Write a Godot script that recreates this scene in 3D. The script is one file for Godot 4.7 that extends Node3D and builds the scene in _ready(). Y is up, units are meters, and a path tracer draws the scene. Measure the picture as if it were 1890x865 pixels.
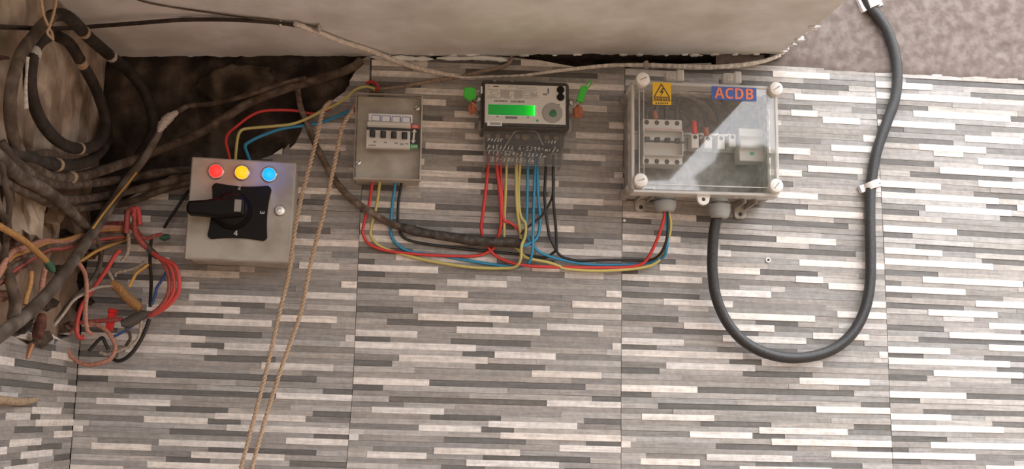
extends Node3D
# A wall of strip tiles under a concrete slab, with a changeover switch, a breaker box, an energy meter, an AC distribution box and their wiring.

const FOCUS := 2192.4  # focal length in pixels of the 1890 x 865 frame
var eye := Vector3(0.5232, 1.4585, 1.9984)
var look := Basis.from_euler(Vector3(0.15568, -0.08977, 0.0262))
var rng := RandomNumberGenerator.new()
var M := {}
var soffit_a := Vector3.ZERO
var soffit_n := Vector3.UP
var used := {}

# ---------------------------------------------------------------- measuring the place
func ray(px: float, py: float) -> Vector3:
	return look * Vector3((px - 945.0) / FOCUS, -(py - 432.5) / FOCUS, -1.0)

func back(px: float, py: float, z := 0.0) -> Vector3:  # point at a distance z in front of the back wall
	var d := ray(px, py)
	return eye + d * ((z - eye.z) / d.z)

func near_wall(px: float, py: float, off: float) -> Vector3:  # point that clears back wall, left wall and soffit by off
	var d := ray(px, py)
	var t := (off - eye.z) / d.z
	if d.x < -0.001:
		t = minf(t, (off - eye.x) / d.x)
	var den := d.dot(soffit_n)
	if den > 0.001:
		var ts := (soffit_a - soffit_n * off - eye).dot(soffit_n) / den
		var q := eye + d * ts
		if ts > 0.0 and q.x < 1.33:
			t = minf(t, ts)
	return eye + d * t

func pixel(p: Vector3) -> Vector2:
	var q := look.transposed() * (p - eye)
	return Vector2(945.0 + FOCUS * q.x / -q.z, 432.5 - FOCUS * q.y / -q.z)

func path(n: Array, offs: Array, wall := false) -> PackedVector3Array:  # n: x, y, x, y ...; offs: clearances spread evenly along it
	var out := PackedVector3Array()
	var count := n.size() / 2
	for i in count:
		var f := float(i) / maxf(1.0, count - 1) * (offs.size() - 1)
		var k := mini(int(f), offs.size() - 2) if offs.size() > 1 else 0
		var o: float = lerpf(offs[k], offs[k + 1], f - k) if offs.size() > 1 else offs[0]
		out.append(near_wall(n[2 * i], n[2 * i + 1], o) if wall else back(n[2 * i], n[2 * i + 1], o))
	return out

# ---------------------------------------------------------------- nodes
func numbered(called: String) -> String:
	used[called] = used.get(called, -1) + 1
	return called if used[called] == 0 else "%s_%03d" % [called, used[called]]

func tag(o: Node, label: String, category: String, group := "", kind := "") -> Node:
	o.set_meta("label", label)
	o.set_meta("category", category)
	if group:
		o.set_meta("group", group)
	if kind:
		o.set_meta("kind", kind)
	return o

func thing(called: String, label: String, category: String, at := Transform3D(), group := "") -> Node3D:
	var o := Node3D.new()
	o.name = numbered(called)
	o.transform = at
	add_child(o)
	tag(o, label, category, group)
	return o

func put(parent: Node, called: String, shape, material: Material, at := Transform3D()) -> MeshInstance3D:
	var m := MeshInstance3D.new()
	m.name = numbered(called) if parent == self else called
	m.mesh = shape.commit() if shape is SurfaceTool else shape
	m.material_override = material
	m.transform = at
	parent.add_child(m, true)
	return m

func single(called: String, shape, material: Material, label: String, category: String, group := "", at := Transform3D()) -> MeshInstance3D:
	var m := put(self, called, shape, material, at)
	tag(m, label, category, group)
	return m

# ---------------------------------------------------------------- shapes
func begin() -> SurfaceTool:
	var st := SurfaceTool.new()
	st.begin(Mesh.PRIMITIVE_TRIANGLES)
	return st

func tri(st: SurfaceTool, a: Vector3, b: Vector3, c: Vector3, col := Color.WHITE) -> void:  # counter-clockwise seen from outside
	var n := (b - a).cross(c - a)
	if n.length_squared() < 1e-16:
		return
	n = n.normalized()
	for v in [a, c, b]:
		st.set_normal(n)
		st.set_color(col)
		st.set_uv(Vector2(v.x + v.z, -v.y))
		st.add_vertex(v)

func quad(st: SurfaceTool, a: Vector3, b: Vector3, c: Vector3, d: Vector3, col := Color.WHITE) -> void:
	tri(st, a, b, c, col)
	tri(st, a, c, d, col)

func rrect(w: float, h: float, r := 0.0, cx := 0.0, cy := 0.0, seg := 4) -> PackedVector2Array:
	var p := PackedVector2Array()
	if r <= 0.0:
		return PackedVector2Array([Vector2(cx - w / 2, cy - h / 2), Vector2(cx + w / 2, cy - h / 2), Vector2(cx + w / 2, cy + h / 2), Vector2(cx - w / 2, cy + h / 2)])
	for k in 4:
		var c := Vector2(cx + (w / 2 - r) * (1 if k in [0, 3] else -1), cy + (h / 2 - r) * (1 if k < 2 else -1))
		for i in seg + 1:
			var a := PI / 2 * (k + float(i) / seg)
			p.append(c + r * Vector2(cos(a), sin(a)))
	return p

func circle(r: float, n := 20, cx := 0.0, cy := 0.0) -> PackedVector2Array:
	var p := PackedVector2Array()
	for i in n:
		p.append(Vector2(cx + r * cos(TAU * i / n), cy + r * sin(TAU * i / n)))
	return p

func inset(p: PackedVector2Array, d: float) -> PackedVector2Array:
	var out := PackedVector2Array()
	var n := p.size()
	for i in n:
		var e1 := (p[i] - p[(i + n - 1) % n]).normalized()
		var e2 := (p[(i + 1) % n] - p[i]).normalized()
		var n1 := Vector2(-e1.y, e1.x)
		var n2 := Vector2(-e2.y, e2.x)
		var m := (n1 + n2).normalized()
		out.append(p[i] + m * d / maxf(0.4, m.dot(n1)))
	return out

func prism(st: SurfaceTool, p: PackedVector2Array, z0: float, z1: float, bevel := 0.0, x := Transform3D()) -> void:  # extruded along z, front edge bevelled
	var n := p.size()
	var top := inset(p, bevel) if bevel > 0.0 else p
	var zs := z1 - bevel
	for i in n:
		var j := (i + 1) % n
		quad(st, x * Vector3(p[i].x, p[i].y, z0), x * Vector3(p[j].x, p[j].y, z0), x * Vector3(p[j].x, p[j].y, zs), x * Vector3(p[i].x, p[i].y, zs))
		if bevel > 0.0:
			quad(st, x * Vector3(p[i].x, p[i].y, zs), x * Vector3(p[j].x, p[j].y, zs), x * Vector3(top[j].x, top[j].y, z1), x * Vector3(top[i].x, top[i].y, z1))
	var t := Geometry2D.triangulate_polygon(top)
	for i in t.size() / 3:
		var a := top[t[3 * i]]
		var b := top[t[3 * i + 1]]
		var c := top[t[3 * i + 2]]
		if (b - a).cross(c - a) < 0.0:
			var w := b
			b = c
			c = w
		tri(st, x * Vector3(a.x, a.y, z1), x * Vector3(b.x, b.y, z1), x * Vector3(c.x, c.y, z1))
		tri(st, x * Vector3(a.x, a.y, z0), x * Vector3(c.x, c.y, z0), x * Vector3(b.x, b.y, z0))

func slab_shape(p: PackedVector2Array, z0: float, z1: float, bevel := 0.0) -> SurfaceTool:
	var st := begin()
	prism(st, p, z0, z1, bevel)
	return st

func bx(st: SurfaceTool, lo: Vector3, hi: Vector3, bevel := 0.0) -> void:
	prism(st, rrect(hi.x - lo.x, hi.y - lo.y, 0.0, (lo.x + hi.x) / 2, (lo.y + hi.y) / 2), lo.z, hi.z, bevel)

func lathe(st: SurfaceTool, prof: Array, n := 20, x := Transform3D()) -> void:  # prof: radius, height, radius, height ... round the z axis
	for k in prof.size() / 2 - 1:
		var r0: float = prof[2 * k]
		var h0: float = prof[2 * k + 1]
		var r1: float = prof[2 * k + 2]
		var h1: float = prof[2 * k + 3]
		var nr := Vector2(h1 - h0, r0 - r1).normalized()
		for i in n:
			var v := []
			for q in [[r0, h0, i], [r0, h0, i + 1], [r1, h1, i + 1], [r1, h1, i]]:
				var a: float = TAU * q[2] / n
				v.append([x * Vector3(q[0] * cos(a), q[0] * sin(a), q[1]), x.basis * Vector3(nr.x * cos(a), nr.x * sin(a), nr.y)])
			for f in [[0, 2, 1], [0, 3, 2]]:
				for g in f:
					st.set_normal(v[g][1].normalized())
					st.set_color(Color.WHITE)
					st.set_uv(Vector2(v[g][0].x, v[g][0].y))
					st.add_vertex(v[g][0])

func smooth_path(p: PackedVector3Array, sub := 6) -> PackedVector3Array:
	var out := PackedVector3Array()
	var n := p.size()
	for i in n - 1:
		var a := p[maxi(i - 1, 0)]
		var d := p[mini(i + 2, n - 1)]
		for k in sub:
			out.append(p[i].cubic_interpolate(p[i + 1], a, d, float(k) / sub))
	out.append(p[n - 1])
	return out

func tube(st: SurfaceTool, p: PackedVector3Array, r: float, sides := 8, taper: Array = [1.0], wobble := 0.0) -> void:
	var n := p.size()
	var up := Vector3(0.31, 0.45, 0.84).normalized()
	var rings := []
	var run := 0.0
	for i in n:
		var t := (p[mini(i + 1, n - 1)] - p[maxi(i - 1, 0)]).normalized()
		up = (up - t * up.dot(t)).normalized()
		var s := t.cross(up)
		var f := float(i) / maxf(1, n - 1) * (taper.size() - 1)
		var k := mini(int(f), maxi(taper.size() - 2, 0))
		var rr: float = r * (lerpf(taper[k], taper[k + 1], f - k) if taper.size() > 1 else taper[0])
		rr *= 1.0 + wobble * rng.randf_range(-1, 1)
		if i > 0:
			run += p[i].distance_to(p[i - 1])
		var ring := []
		for j in sides:
			var a := TAU * j / sides
			var dir := up * cos(a) + s * sin(a)
			ring.append([p[i] + dir * rr, dir, Vector2(float(j) / sides, run * 10.0)])
		rings.append(ring)
	for i in n - 1:
		for j in sides:
			var q := [rings[i][j], rings[i][(j + 1) % sides], rings[i + 1][(j + 1) % sides], rings[i + 1][j]]
			for g in [0, 2, 1, 0, 3, 2]:
				st.set_normal(q[g][1])
				st.set_color(Color.WHITE)
				st.set_uv(q[g][2])
				st.add_vertex(q[g][0])
	for e in [0, n - 1]:
		var t := (p[1] - p[0]).normalized() * -1.0 if e == 0 else (p[n - 1] - p[n - 2]).normalized()
		for j in range(1, sides - 1):
			var o := [0, j + 1, j] if e == n - 1 else [0, j, j + 1]
			for g in o:
				st.set_normal(t)
				st.set_color(Color.WHITE)
				st.set_uv(Vector2.ZERO)
				st.add_vertex(rings[e][g][0])

func moved(p: PackedVector3Array, by: Vector3) -> PackedVector3Array:
	var out := PackedVector3Array()
	for v in p:
		out.append(v - by)
	return out

func cable(called: String, p: PackedVector3Array, r: float, m: Material, label: String, category: String, group := "", sides := 8, taper: Array = [1.0], wobble := 0.0) -> MeshInstance3D:
	var st := begin()
	var c := p[p.size() / 2]
	tube(st, smooth_path(moved(p, c)), r, sides, taper, wobble)
	return single(called, st, m, label, category, group, Transform3D(Basis(), c))

func twine(st: SurfaceTool, p: PackedVector3Array, r: float, pitch: float) -> void:  # two twisted strands
	var s := smooth_path(p, 40)
	for k in 2:
		var out := PackedVector3Array()
		var run := 0.0
		for i in s.size():
			var t := (s[mini(i + 1, s.size() - 1)] - s[maxi(i - 1, 0)]).normalized()
			var u := t.cross(Vector3.BACK).normalized()
			var w := t.cross(u)
			if i > 0:
				run += s[i].distance_to(s[i - 1])
			var a := TAU * run / pitch + PI * k
			out.append(s[i] + (u * cos(a) + w * sin(a)) * r)
		tube(st, out, r * 1.15, 5)

func blob(st: SurfaceTool, c: Vector3, s: Vector3, rough: float, sd: int, n := 14) -> void:  # lumpy ellipsoid
	var f := FastNoiseLite.new()
	f.seed = sd
	f.frequency = 1.3
	var at := func(i: int, j: int) -> Vector3:
		var a := TAU * (i % n) / n
		var b := PI * j / (n / 2)
		var d := Vector3(sin(b) * cos(a), cos(b), sin(b) * sin(a))
		return c + d * s * (1.0 + rough * f.get_noise_3dv(d))
	for j in n / 2:
		for i in n:
			quad(st, at.call(i, j + 1), at.call(i, j), at.call(i + 1, j), at.call(i + 1, j + 1))

func words(parent: Node, called: String, s: String, size: float, m: Material, at: Transform3D, bold := false) -> MeshInstance3D:
	var f := SystemFont.new()
	f.font_names = PackedStringArray(["Droid Sans"])
	f.font_weight = 700 if bold else 400
	var t := TextMesh.new()
	t.text = s
	t.font = f
	t.font_size = 32
	t.pixel_size = size / 32.0 / 0.72
	t.depth = 0.0006
	t.curve_step = 2.0
	return put(parent, called, t, m, at)

# ---------------------------------------------------------------- materials
func noise_tex(sd: int, freq: float, lo: Color, hi: Color, w := 256, h := 256, octaves := 4, bump := 0.0, lo_at := 0.25, hi_at := 0.75) -> NoiseTexture2D:
	var n := FastNoiseLite.new()
	n.seed = sd
	n.noise_type = FastNoiseLite.TYPE_SIMPLEX_SMOOTH
	n.frequency = freq
	n.fractal_octaves = octaves
	var t := NoiseTexture2D.new()
	t.width = w
	t.height = h
	t.seamless = true
	t.noise = n
	if bump > 0.0:
		t.as_normal_map = true
		t.bump_strength = bump
	else:
		var g := Gradient.new()
		g.offsets = PackedFloat32Array([lo_at, hi_at])
		g.colors = PackedColorArray([lo, hi])
		t.color_ramp = g
	return t

func mat(r: float, g: float, b: float, rough := 0.6, metal := 0.0) -> StandardMaterial3D:  # linear reflectance
	var m := StandardMaterial3D.new()
	m.albedo_color = Color(r, g, b).linear_to_srgb()
	m.roughness = rough
	m.metallic = metal
	return m

func worn(m: StandardMaterial3D, tex: Texture2D, scale: float, bump: Texture2D = null, strength := 0.5) -> StandardMaterial3D:
	m.albedo_texture = tex
	m.uv1_triplanar = true
	m.uv1_scale = Vector3(scale, scale, scale)
	if bump:
		m.normal_enabled = true
		m.normal_texture = bump
		m.normal_scale = strength
	return m

func clear(r: float, g: float, b: float, a: float, rough := 0.05) -> StandardMaterial3D:
	var m := mat(r, g, b, rough)
	m.albedo_color.a = a
	m.transparency = BaseMaterial3D.TRANSPARENCY_ALPHA
	return m

func glow(r: float, g: float, b: float, energy: float) -> StandardMaterial3D:
	var m := mat(r * 0.5, g * 0.5, b * 0.5, 0.3)
	m.emission_enabled = true
	m.emission = Color(r, g, b).linear_to_srgb()
	m.emission_energy_multiplier = energy
	return m

func make_materials() -> void:
	var dirt := noise_tex(11, 0.012, Color(0.55, 0.5, 0.46), Color.WHITE)
	var fine := noise_tex(12, 0.05, Color(0.8, 0.78, 0.76), Color.WHITE)
	var stain := noise_tex(13, 0.008, Color(0.42, 0.38, 0.34), Color.WHITE, 512, 512, 6)
	var bump := noise_tex(14, 0.03, Color.BLACK, Color.WHITE, 256, 256, 5, 4.0)
	var rough := noise_tex(15, 0.02, Color.BLACK, Color.WHITE, 512, 512, 6, 8.0)
	# strips: grain runs along x
	var g := FastNoiseLite.new()
	g.seed = 21
	g.frequency = 0.012
	g.fractal_octaves = 4
	var im := Image.create(512, 512, false, Image.FORMAT_RGB8)
	for y in 512:
		for x in 512:
			var a := TAU * x / 512.0
			var v := g.get_noise_3d(cos(a) * 34.0, sin(a) * 34.0, y * 5.0) * 0.5 + g.get_noise_3d(cos(a) * 160.0 + 500.0, sin(a) * 160.0, y * 1.6) * 0.35
			var k := clampf(0.93 + v * 0.26, 0.6, 1.0)
			im.set_pixel(x, y, Color(k, k, k))
	M.strip = mat(1, 1, 1, 0.55)
	M.strip.vertex_color_use_as_albedo = true
	M.strip.albedo_texture = ImageTexture.create_from_image(im)
	var hm := im.duplicate()
	hm.bump_map_to_normal_map(2.5)
	M.strip.normal_enabled = true
	M.strip.normal_texture = ImageTexture.create_from_image(hm)
	M.strip.normal_scale = 0.5
	M.plaster = worn(mat(0.8, 0.82, 0.83, 0.9), noise_tex(16, 0.006, Color(0.9, 0.89, 0.87), Color.WHITE, 512, 512, 5), 1.6, bump, 0.25)
	M.old_plaster = worn(mat(1, 1, 1, 0.95), noise_tex(19, 0.008, Color(0.7, 0.66, 0.62), Color.WHITE, 512, 512, 6), 2.2, rough, 0.5)
	M.old_plaster.vertex_color_use_as_albedo = true
	M.core = worn(mat(0.13, 0.1, 0.08, 0.95), stain, 3.0, rough, 1.0)
	M.core.vertex_color_use_as_albedo = true
	M.concrete = worn(mat(0.222, 0.184, 0.168, 0.95), noise_tex(17, 0.02, Color(0.84, 0.82, 0.8), Color.WHITE, 512, 512, 6), 4.0, rough, 0.25)
	M.floor = worn(mat(0.5, 0.35, 0.22, 0.8), dirt, 0.8)
	M.floor_stone = worn(mat(0.3, 0.15, 0.078, 0.6), dirt, 0.8)
	M.yard = worn(mat(0.34, 0.32, 0.29, 0.9), dirt, 0.3)
	M.foliage = worn(mat(0.05, 0.09, 0.035, 0.8), fine, 0.8)
	M.grey_paint = worn(mat(0.47, 0.44, 0.38, 0.45), noise_tex(18, 0.01, Color(0.88, 0.86, 0.84), Color.WHITE), 5.0)
	M.steel = mat(0.55, 0.52, 0.47, 0.3, 1.0)
	M.slot = mat(0.03, 0.03, 0.03, 0.6)
	M.black_plastic = worn(mat(0.011, 0.009, 0.009, 0.5), fine, 20.0)
	M.black_plastic.metallic_specular = 0.3
	M.print_white = mat(0.6, 0.6, 0.58, 0.6)
	M.print_dark = mat(0.03, 0.03, 0.03, 0.6)
	M.breaker = mat(0.62, 0.6, 0.56, 0.45)
	M.breaker_grey = mat(0.3, 0.29, 0.27, 0.45)
	M.toggle = mat(0.035, 0.033, 0.033, 0.4)
	M.label_white = mat(0.72, 0.74, 0.78, 0.5)
	M.label_blue = mat(0.16, 0.17, 0.34, 0.5)
	M.red_print = mat(0.6, 0.05, 0.045, 0.5)
	M.green_print = mat(0.04, 0.34, 0.12, 0.5)
	M.meter_body = worn(mat(0.055, 0.05, 0.047, 0.3), fine, 12.0)
	M.smoky = clear(0.10, 0.095, 0.09, 0.34, 0.12)
	M.smoky_edge = clear(0.35, 0.33, 0.31, 0.5, 0.2)
	M.brass = mat(0.5, 0.37, 0.18, 0.35, 1.0)
	M.seal_green = mat(0.05, 0.52, 0.04, 0.4)
	M.putty = worn(mat(0.5, 0.17, 0.085, 0.7), fine, 20.0)
	M.wire_red = mat(0.62, 0.045, 0.04, 0.4)
	M.wire_yellow = mat(0.55, 0.48, 0.16, 0.4)
	M.wire_orange = mat(0.6, 0.34, 0.08, 0.4)
	M.wire_blue = mat(0.03, 0.26, 0.46, 0.4)
	M.wire_black = mat(0.018, 0.016, 0.015, 0.4)
	M.cable_black = worn(mat(0.04, 0.04, 0.042, 0.45), fine, 12.0)
	M.cable_old = worn(mat(0.048, 0.035, 0.027, 0.75), dirt, 9.0)
	M.cable_dusty = worn(mat(0.16, 0.12, 0.09, 0.9), dirt, 9.0)
	M.brown_cord = worn(mat(0.36, 0.28, 0.225, 0.9), fine, 10.0)
	M.cable_grey = worn(mat(0.185, 0.15, 0.122, 0.9), dirt, 5.0)
	M.armoured = worn(mat(0.26, 0.205, 0.165, 0.85), dirt, 14.0, bump, 0.6)
	M.tape_black = worn(mat(0.085, 0.075, 0.068, 0.55), dirt, 20.0, bump, 0.8)
	M.tape_beige = worn(mat(0.5, 0.37, 0.25, 0.8), fine, 10.0)
	M.painted = worn(mat(0.85, 0.8, 0.75, 0.85), fine, 8.0)
	M.paint_splash = worn(mat(0.66, 0.62, 0.57, 0.8), fine, 12.0)
	M.cord = worn(mat(0.62, 0.46, 0.32, 0.9), fine, 30.0)
	M.old_red = worn(mat(0.45, 0.1, 0.085, 0.6), fine, 12.0)
	M.red_tape = mat(0.58, 0.07, 0.06, 0.5)
	M.bright_red = mat(0.66, 0.015, 0.015, 0.4)
	M.old_pink = worn(mat(0.5, 0.24, 0.17, 0.6), fine, 12.0)
	M.old_orange = worn(mat(0.5, 0.26, 0.08, 0.6), fine, 12.0)
	M.old_brown = worn(mat(0.2, 0.1, 0.07, 0.7), dirt, 12.0)
	M.old_cream = worn(mat(0.5, 0.42, 0.34, 0.7), fine, 12.0)
	M.old_blue = mat(0.03, 0.07, 0.22, 0.5)
	M.green_tape = mat(0.02, 0.1, 0.05, 0.5)
	M.orange_tape = worn(mat(0.42, 0.22, 0.08, 0.7), fine, 20.0, bump, 0.8)
	M.grey_tape = worn(mat(0.1, 0.085, 0.075, 0.7), fine, 20.0, bump, 0.8)
	M.copper = mat(0.7, 0.36, 0.2, 0.45, 0.9)
	M.rust = worn(mat(0.2, 0.075, 0.05, 0.9), dirt, 20.0)
	M.poly = worn(mat(0.5, 0.485, 0.45, 0.35), fine, 4.0)
	M.back_panel = worn(mat(0.27, 0.25, 0.235, 0.5), fine, 4.0)
	M.poly_clear = clear(0.7, 0.68, 0.64, 0.5, 0.15)
	M.lid = clear(0.85, 0.85, 0.83, 0.03, 0.03)
	M.gland = mat(0.36, 0.38, 0.375, 0.45)
	M.knob = mat(0.8, 0.78, 0.74, 0.4)
	M.clip = mat(0.78, 0.76, 0.73, 0.45)
	M.sticker_yellow = mat(0.72, 0.44, 0.02, 0.5)
	M.sticker_blue = mat(0.05, 0.1, 0.36, 0.5)
	M.sticker_orange = mat(0.75, 0.2, 0.09, 0.5)
	M.wire_in = mat(0.06, 0.06, 0.062, 0.5)
	M.lamp_red = glow(1.0, 0.03, 0.025, 0.24)
	M.lamp_yellow = glow(1.0, 0.44, 0.01, 0.2)
	M.lamp_blue = glow(0.008, 0.36, 1.0, 0.2)

func _ready() -> void:
	rng.seed = 7
	# camera, sky, lights, exposure
	var cam := Camera3D.new()
	cam.name = "camera"
	cam.transform = Transform3D(look, eye)
	cam.fov = rad_to_deg(2.0 * atan(432.5 / FOCUS))
	cam.near = 0.02
	cam.current = true
	add_child(cam)
	var sky := ProceduralSkyMaterial.new()
	sky.sky_top_color = Color(0.98, 0.99, 1.0)
	sky.sky_horizon_color = Color(0.86, 0.86, 0.87)
	sky.sky_curve = 0.35
	sky.ground_bottom_color = Color(0.4, 0.37, 0.34)
	sky.ground_horizon_color = Color(0.6, 0.57, 0.53)
	sky.sky_energy_multiplier = 1.0
	sky.sun_angle_max = 0.0
	var env := Environment.new()
	env.background_mode = Environment.BG_SKY
	env.sky = Sky.new()
	env.sky.sky_material = sky
	env.tonemap_mode = Environment.TONE_MAPPER_LINEAR
	env.tonemap_exposure = 6.1
	env.sdfgi_enabled = true
	env.ssao_enabled = true
	env.ssil_enabled = true
	var we := WorldEnvironment.new()
	we.name = "environment"
	we.environment = env
	add_child(we)
	# the soffit plane, from its back edge
	soffit_a = back(200, 104)
	var u := (back(1440, 101) - soffit_a).normalized()
	soffit_n = Vector3.BACK.cross(u).normalized()
	make_materials()
	build_setting()
	build_boxes()
	build_wiring()
	build_tangle()

# ---------------------------------------------------------------- the setting
const ROWS := ["l.34 l.76 g1", "g.12 d.585 W.815 g1", "W.22 g.345 l.71 m1", "g.165 l.37 d.89 l1", "W.41 l.70 g.85 l1", "g.295 g.67 W1",
	"d.2 l.55 g1", "g.14 W.52 d.74 l.9 m1", "d.06 g.5 l.655 W.76 l1", "W.3 m.78 W.93 l1", "d.1 m.44 l.56 L.615 g1", "g.335 W.56 g1",
	"d.29 g.49 g.94 W1", "l.155 W.415 m.77 g1", "g.21 L.325 g.81 W1", "g.38 W.725 g1", "d.21 l.4 g.5 d.66 l.815 L1", "g.23 W.57 m.79 g1",
	"l.115 d.51 g.715 W.93 l1", "g.375 W.69 m.91 l1", "W.23 g.42 g1", "d.13 g.355 d.655 g.965 W1", "W.45 l.64 l.945 L1", "l.4 d.52 W.75 m1",
	"m.165 W.495 l.68 l1", "d.14 l.45 d.71 g1", "l.225 g.66 W.925 l1", "g.62 l.81 m1", "W.28 d.865 l1", "d.11 l.57 g1"]
const TONE := {"W": 0.85, "L": 0.6, "l": 0.47, "g": 0.36, "m": 0.27, "d": 0.155}
const PROUD := {"W": 0.0016, "L": 0.0010, "l": 0.0008, "g": 0.0005, "m": 0.0003, "d": 0.0}
var hole := PackedVector2Array([Vector2(195, 40), Vector2(672, 40), Vector2(667, 114), Vector2(650, 140), Vector2(640, 165), Vector2(622, 180), Vector2(590, 203),
	Vector2(565, 224), Vector2(545, 265), Vector2(480, 295), Vector2(400, 300), Vector2(330, 318), Vector2(275, 345), Vector2(215, 378), Vector2(170, 430), Vector2(130, 520), Vector2(60, 600), Vector2(0, 600), Vector2(0, 40)])
var gap := PackedVector2Array([Vector2(960, 40), Vector2(975, 110), Vector2(1060, 117), Vector2(1200, 120), Vector2(1330, 121), Vector2(1420, 118), Vector2(1452, 112), Vector2(1470, 40)])
var strips := []  # one entry per strip: size in the picture, tile node, corner points, normal, tone

func corner(k: int, j: int) -> Vector3:
	var px := [[Vector2(205, 76), Vector2(686, 91), Vector2(1154, 108), Vector2(1614, 131), Vector2(2080, 156)],
		[Vector2(184, 374), Vector2(665, 391), Vector2(1148, 411), Vector2(1630, 437), Vector2(2110, 465)],
		[Vector2(146, 702), Vector2(651, 719), Vector2(1146, 732), Vector2(1642, 743), Vector2(2140, 754)],
		[Vector2(108, 1016), Vector2(625, 1032), Vector2(1146, 1045), Vector2(1657, 1054), Vector2(2170, 1063)]]
	if j < 0:
		return corner(k, 0) * 2.0 - corner(k, 1)
	if j > 3:
		return corner(k, 3) * 2.0 - corner(k, 2)
	if k > 4:
		return corner(4, j) * 2.0 - corner(3, j)
	var at := back(px[j][k].x, px[j][k].y)
	return Vector3(0.001, at.y, 0.0) if k == 0 else at

func lay_tile(parent: Node, a: Vector3, b: Vector3, c: Vector3, d: Vector3, turned: bool, normal: Vector3, cut: Callable) -> void:  # a top left, b top right, c bottom right, d bottom left
	var t := Node3D.new()
	t.name = "wall_tile"
	parent.add_child(t, true)
	for r in 30:
		var row: String = ROWS[29 - r if turned else r]
		var parts := []
		var from := 0.0
		for w in row.split(" "):
			var to := w.substr(1).to_float()
			parts.append([from, to, w[0]])
			from = to
		for q in parts:
			var x0: float = 1.0 - q[1] if turned else q[0]
			var x1: float = 1.0 - q[0] if turned else q[1]
			var grow := 0.0022 if q[2] == "W" else 0.0 if q[2] != "d" else -0.0008
			var v0 := maxf(0.0, r / 30.0 - grow)
			var v1 := minf(1.0, (r + 1) / 30.0 + grow)
			x0 = maxf(x0, 0.0007)
			x1 = minf(x1, 0.9993)
			v0 = maxf(v0, 0.0006)
			v1 = minf(v1, 0.9994)
			var p := func(u: float, v: float) -> Vector3: return a.lerp(b, u).lerp(d.lerp(c, u), v)
			# leave out what is broken away or lies under the slab; the cut follows the break along both long edges
			var ends := []
			for v in [lerpf(v0, v1, 0.02), lerpf(v0, v1, 0.98)]:
				var best := Vector2.ZERO
				var start := -1
				for i in 49:
					var gone: bool = i == 48 or cut.call(p.call(lerpf(x0, x1, (i + 0.5) / 48.0), v))
					if not gone and start < 0:
						start = i
					if gone and start >= 0:
						if i - start > best.y - best.x:
							best = Vector2(start, i)
						start = -1
				ends.append(best)
			if ends[0].y <= ends[0].x and ends[1].y <= ends[1].x:
				continue
			for k in 2:
				if ends[k].y <= ends[k].x:
					var o: Vector2 = ends[1 - k]
					ends[k] = Vector2(o.x, o.x + 0.3) if o.x > 0.0 and o.y < 48.0 else Vector2(o.y - 0.3, o.y) if o.y >= 48.0 else Vector2(o.x, o.x + 0.3)
			var e := [p.call(lerpf(x0, x1, ends[0].x / 48.0), v0), p.call(lerpf(x0, x1, ends[0].y / 48.0), v0), p.call(lerpf(x0, x1, ends[1].y / 48.0), v1), p.call(lerpf(x0, x1, ends[1].x / 48.0), v1)]
			if (e[1] - e[0]).length() + (e[2] - e[3]).length() < 0.003:
				continue
			var s0 := pixel(e[0])
			var s1 := pixel(e[2])
			var wide := minf(s1.x, 1890.0) - maxf(s0.x, 0.0)
			var tall := minf(s1.y, 865.0) - maxf(s0.y, 0.0)
			strips.append({"area": wide * tall if wide > 0.0 and tall > 0.0 else 0.0, "tile": t, "e": e, "n": normal, "tone": q[2]})

func shape_strip(st: SurfaceTool, s: Dictionary) -> void:
	var e: Array = s.e
	var n: Vector3 = s.n
	var u: Vector3 = (e[1] - e[0]).normalized()
	var v: Vector3 = n.cross(u).normalized() * -1.0
	var z: float = PROUD[s.tone] + rng.randf_range(0.0, 0.0007)
	var k: float = TONE[s.tone] * rng.randf_range(0.9, 1.08)
	var warm := rng.randf_range(-0.02, 0.03)
	var col := Color(k * (1.0 + warm), k * 0.935, k * (0.885 - warm))
	var uv0 := Vector2(rng.randf(), rng.randf())
	var ins := 0.0004
	var f := [e[0] + (u + v) * ins, e[1] + (v - u) * ins, e[2] - (u + v) * ins, e[3] + (u - v) * ins]
	var hi := []
	var lo := []
	var bk := []
	for i in 4:
		hi.append(f[i] + n * (z + rng.randf_range(-0.00025, 0.00025)))
		lo.append(e[i] + n * (z - 0.0003))
		bk.append(e[i] - n * 0.008)
	var faces := [[hi[3], hi[2], hi[1], hi[0]]]
	for i in 4:
		var j := (i + 1) % 4
		faces.append([lo[j], lo[i], hi[i], hi[j]])
		faces.append([bk[j], bk[i], lo[i], lo[j]])
	for q in faces:
		var nn: Vector3 = (q[1] - q[0]).cross(q[2] - q[0])
		if nn.length_squared() < 1e-18:
			continue
		nn = nn.normalized()
		for g in [0, 2, 1, 0, 3, 2]:
			var w: Vector3 = q[g] - e[0]
			st.set_normal(nn)
			st.set_color(col)
			st.set_uv(uv0 + Vector2(w.dot(u), w.dot(v)) / 0.14)
			st.add_vertex(q[g])

func field(x0: float, x1: float, y0: float, y1: float, step: float, depth: Callable, color: Callable) -> SurfaceTool:  # a rough surface on the back wall
	var st := begin()
	var nx := int((x1 - x0) / step)
	var ny := int((y1 - y0) / step)
	st.set_smooth_group(0)
	for i in nx + 1:
		for j in ny + 1:
			var p := Vector3(x0 + i * step, y0 + j * step, 0)
			p.z = depth.call(p)
			st.set_color(color.call(p))
			st.set_uv(Vector2(p.x, p.y))
			st.add_vertex(p)
	for i in nx:
		for j in ny:
			var a := i * (ny + 1) + j
			for g in [a, a + ny + 2, a + ny + 1, a, a + 1, a + ny + 2]:
				st.add_index(g)
	st.generate_normals()
	return st

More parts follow.
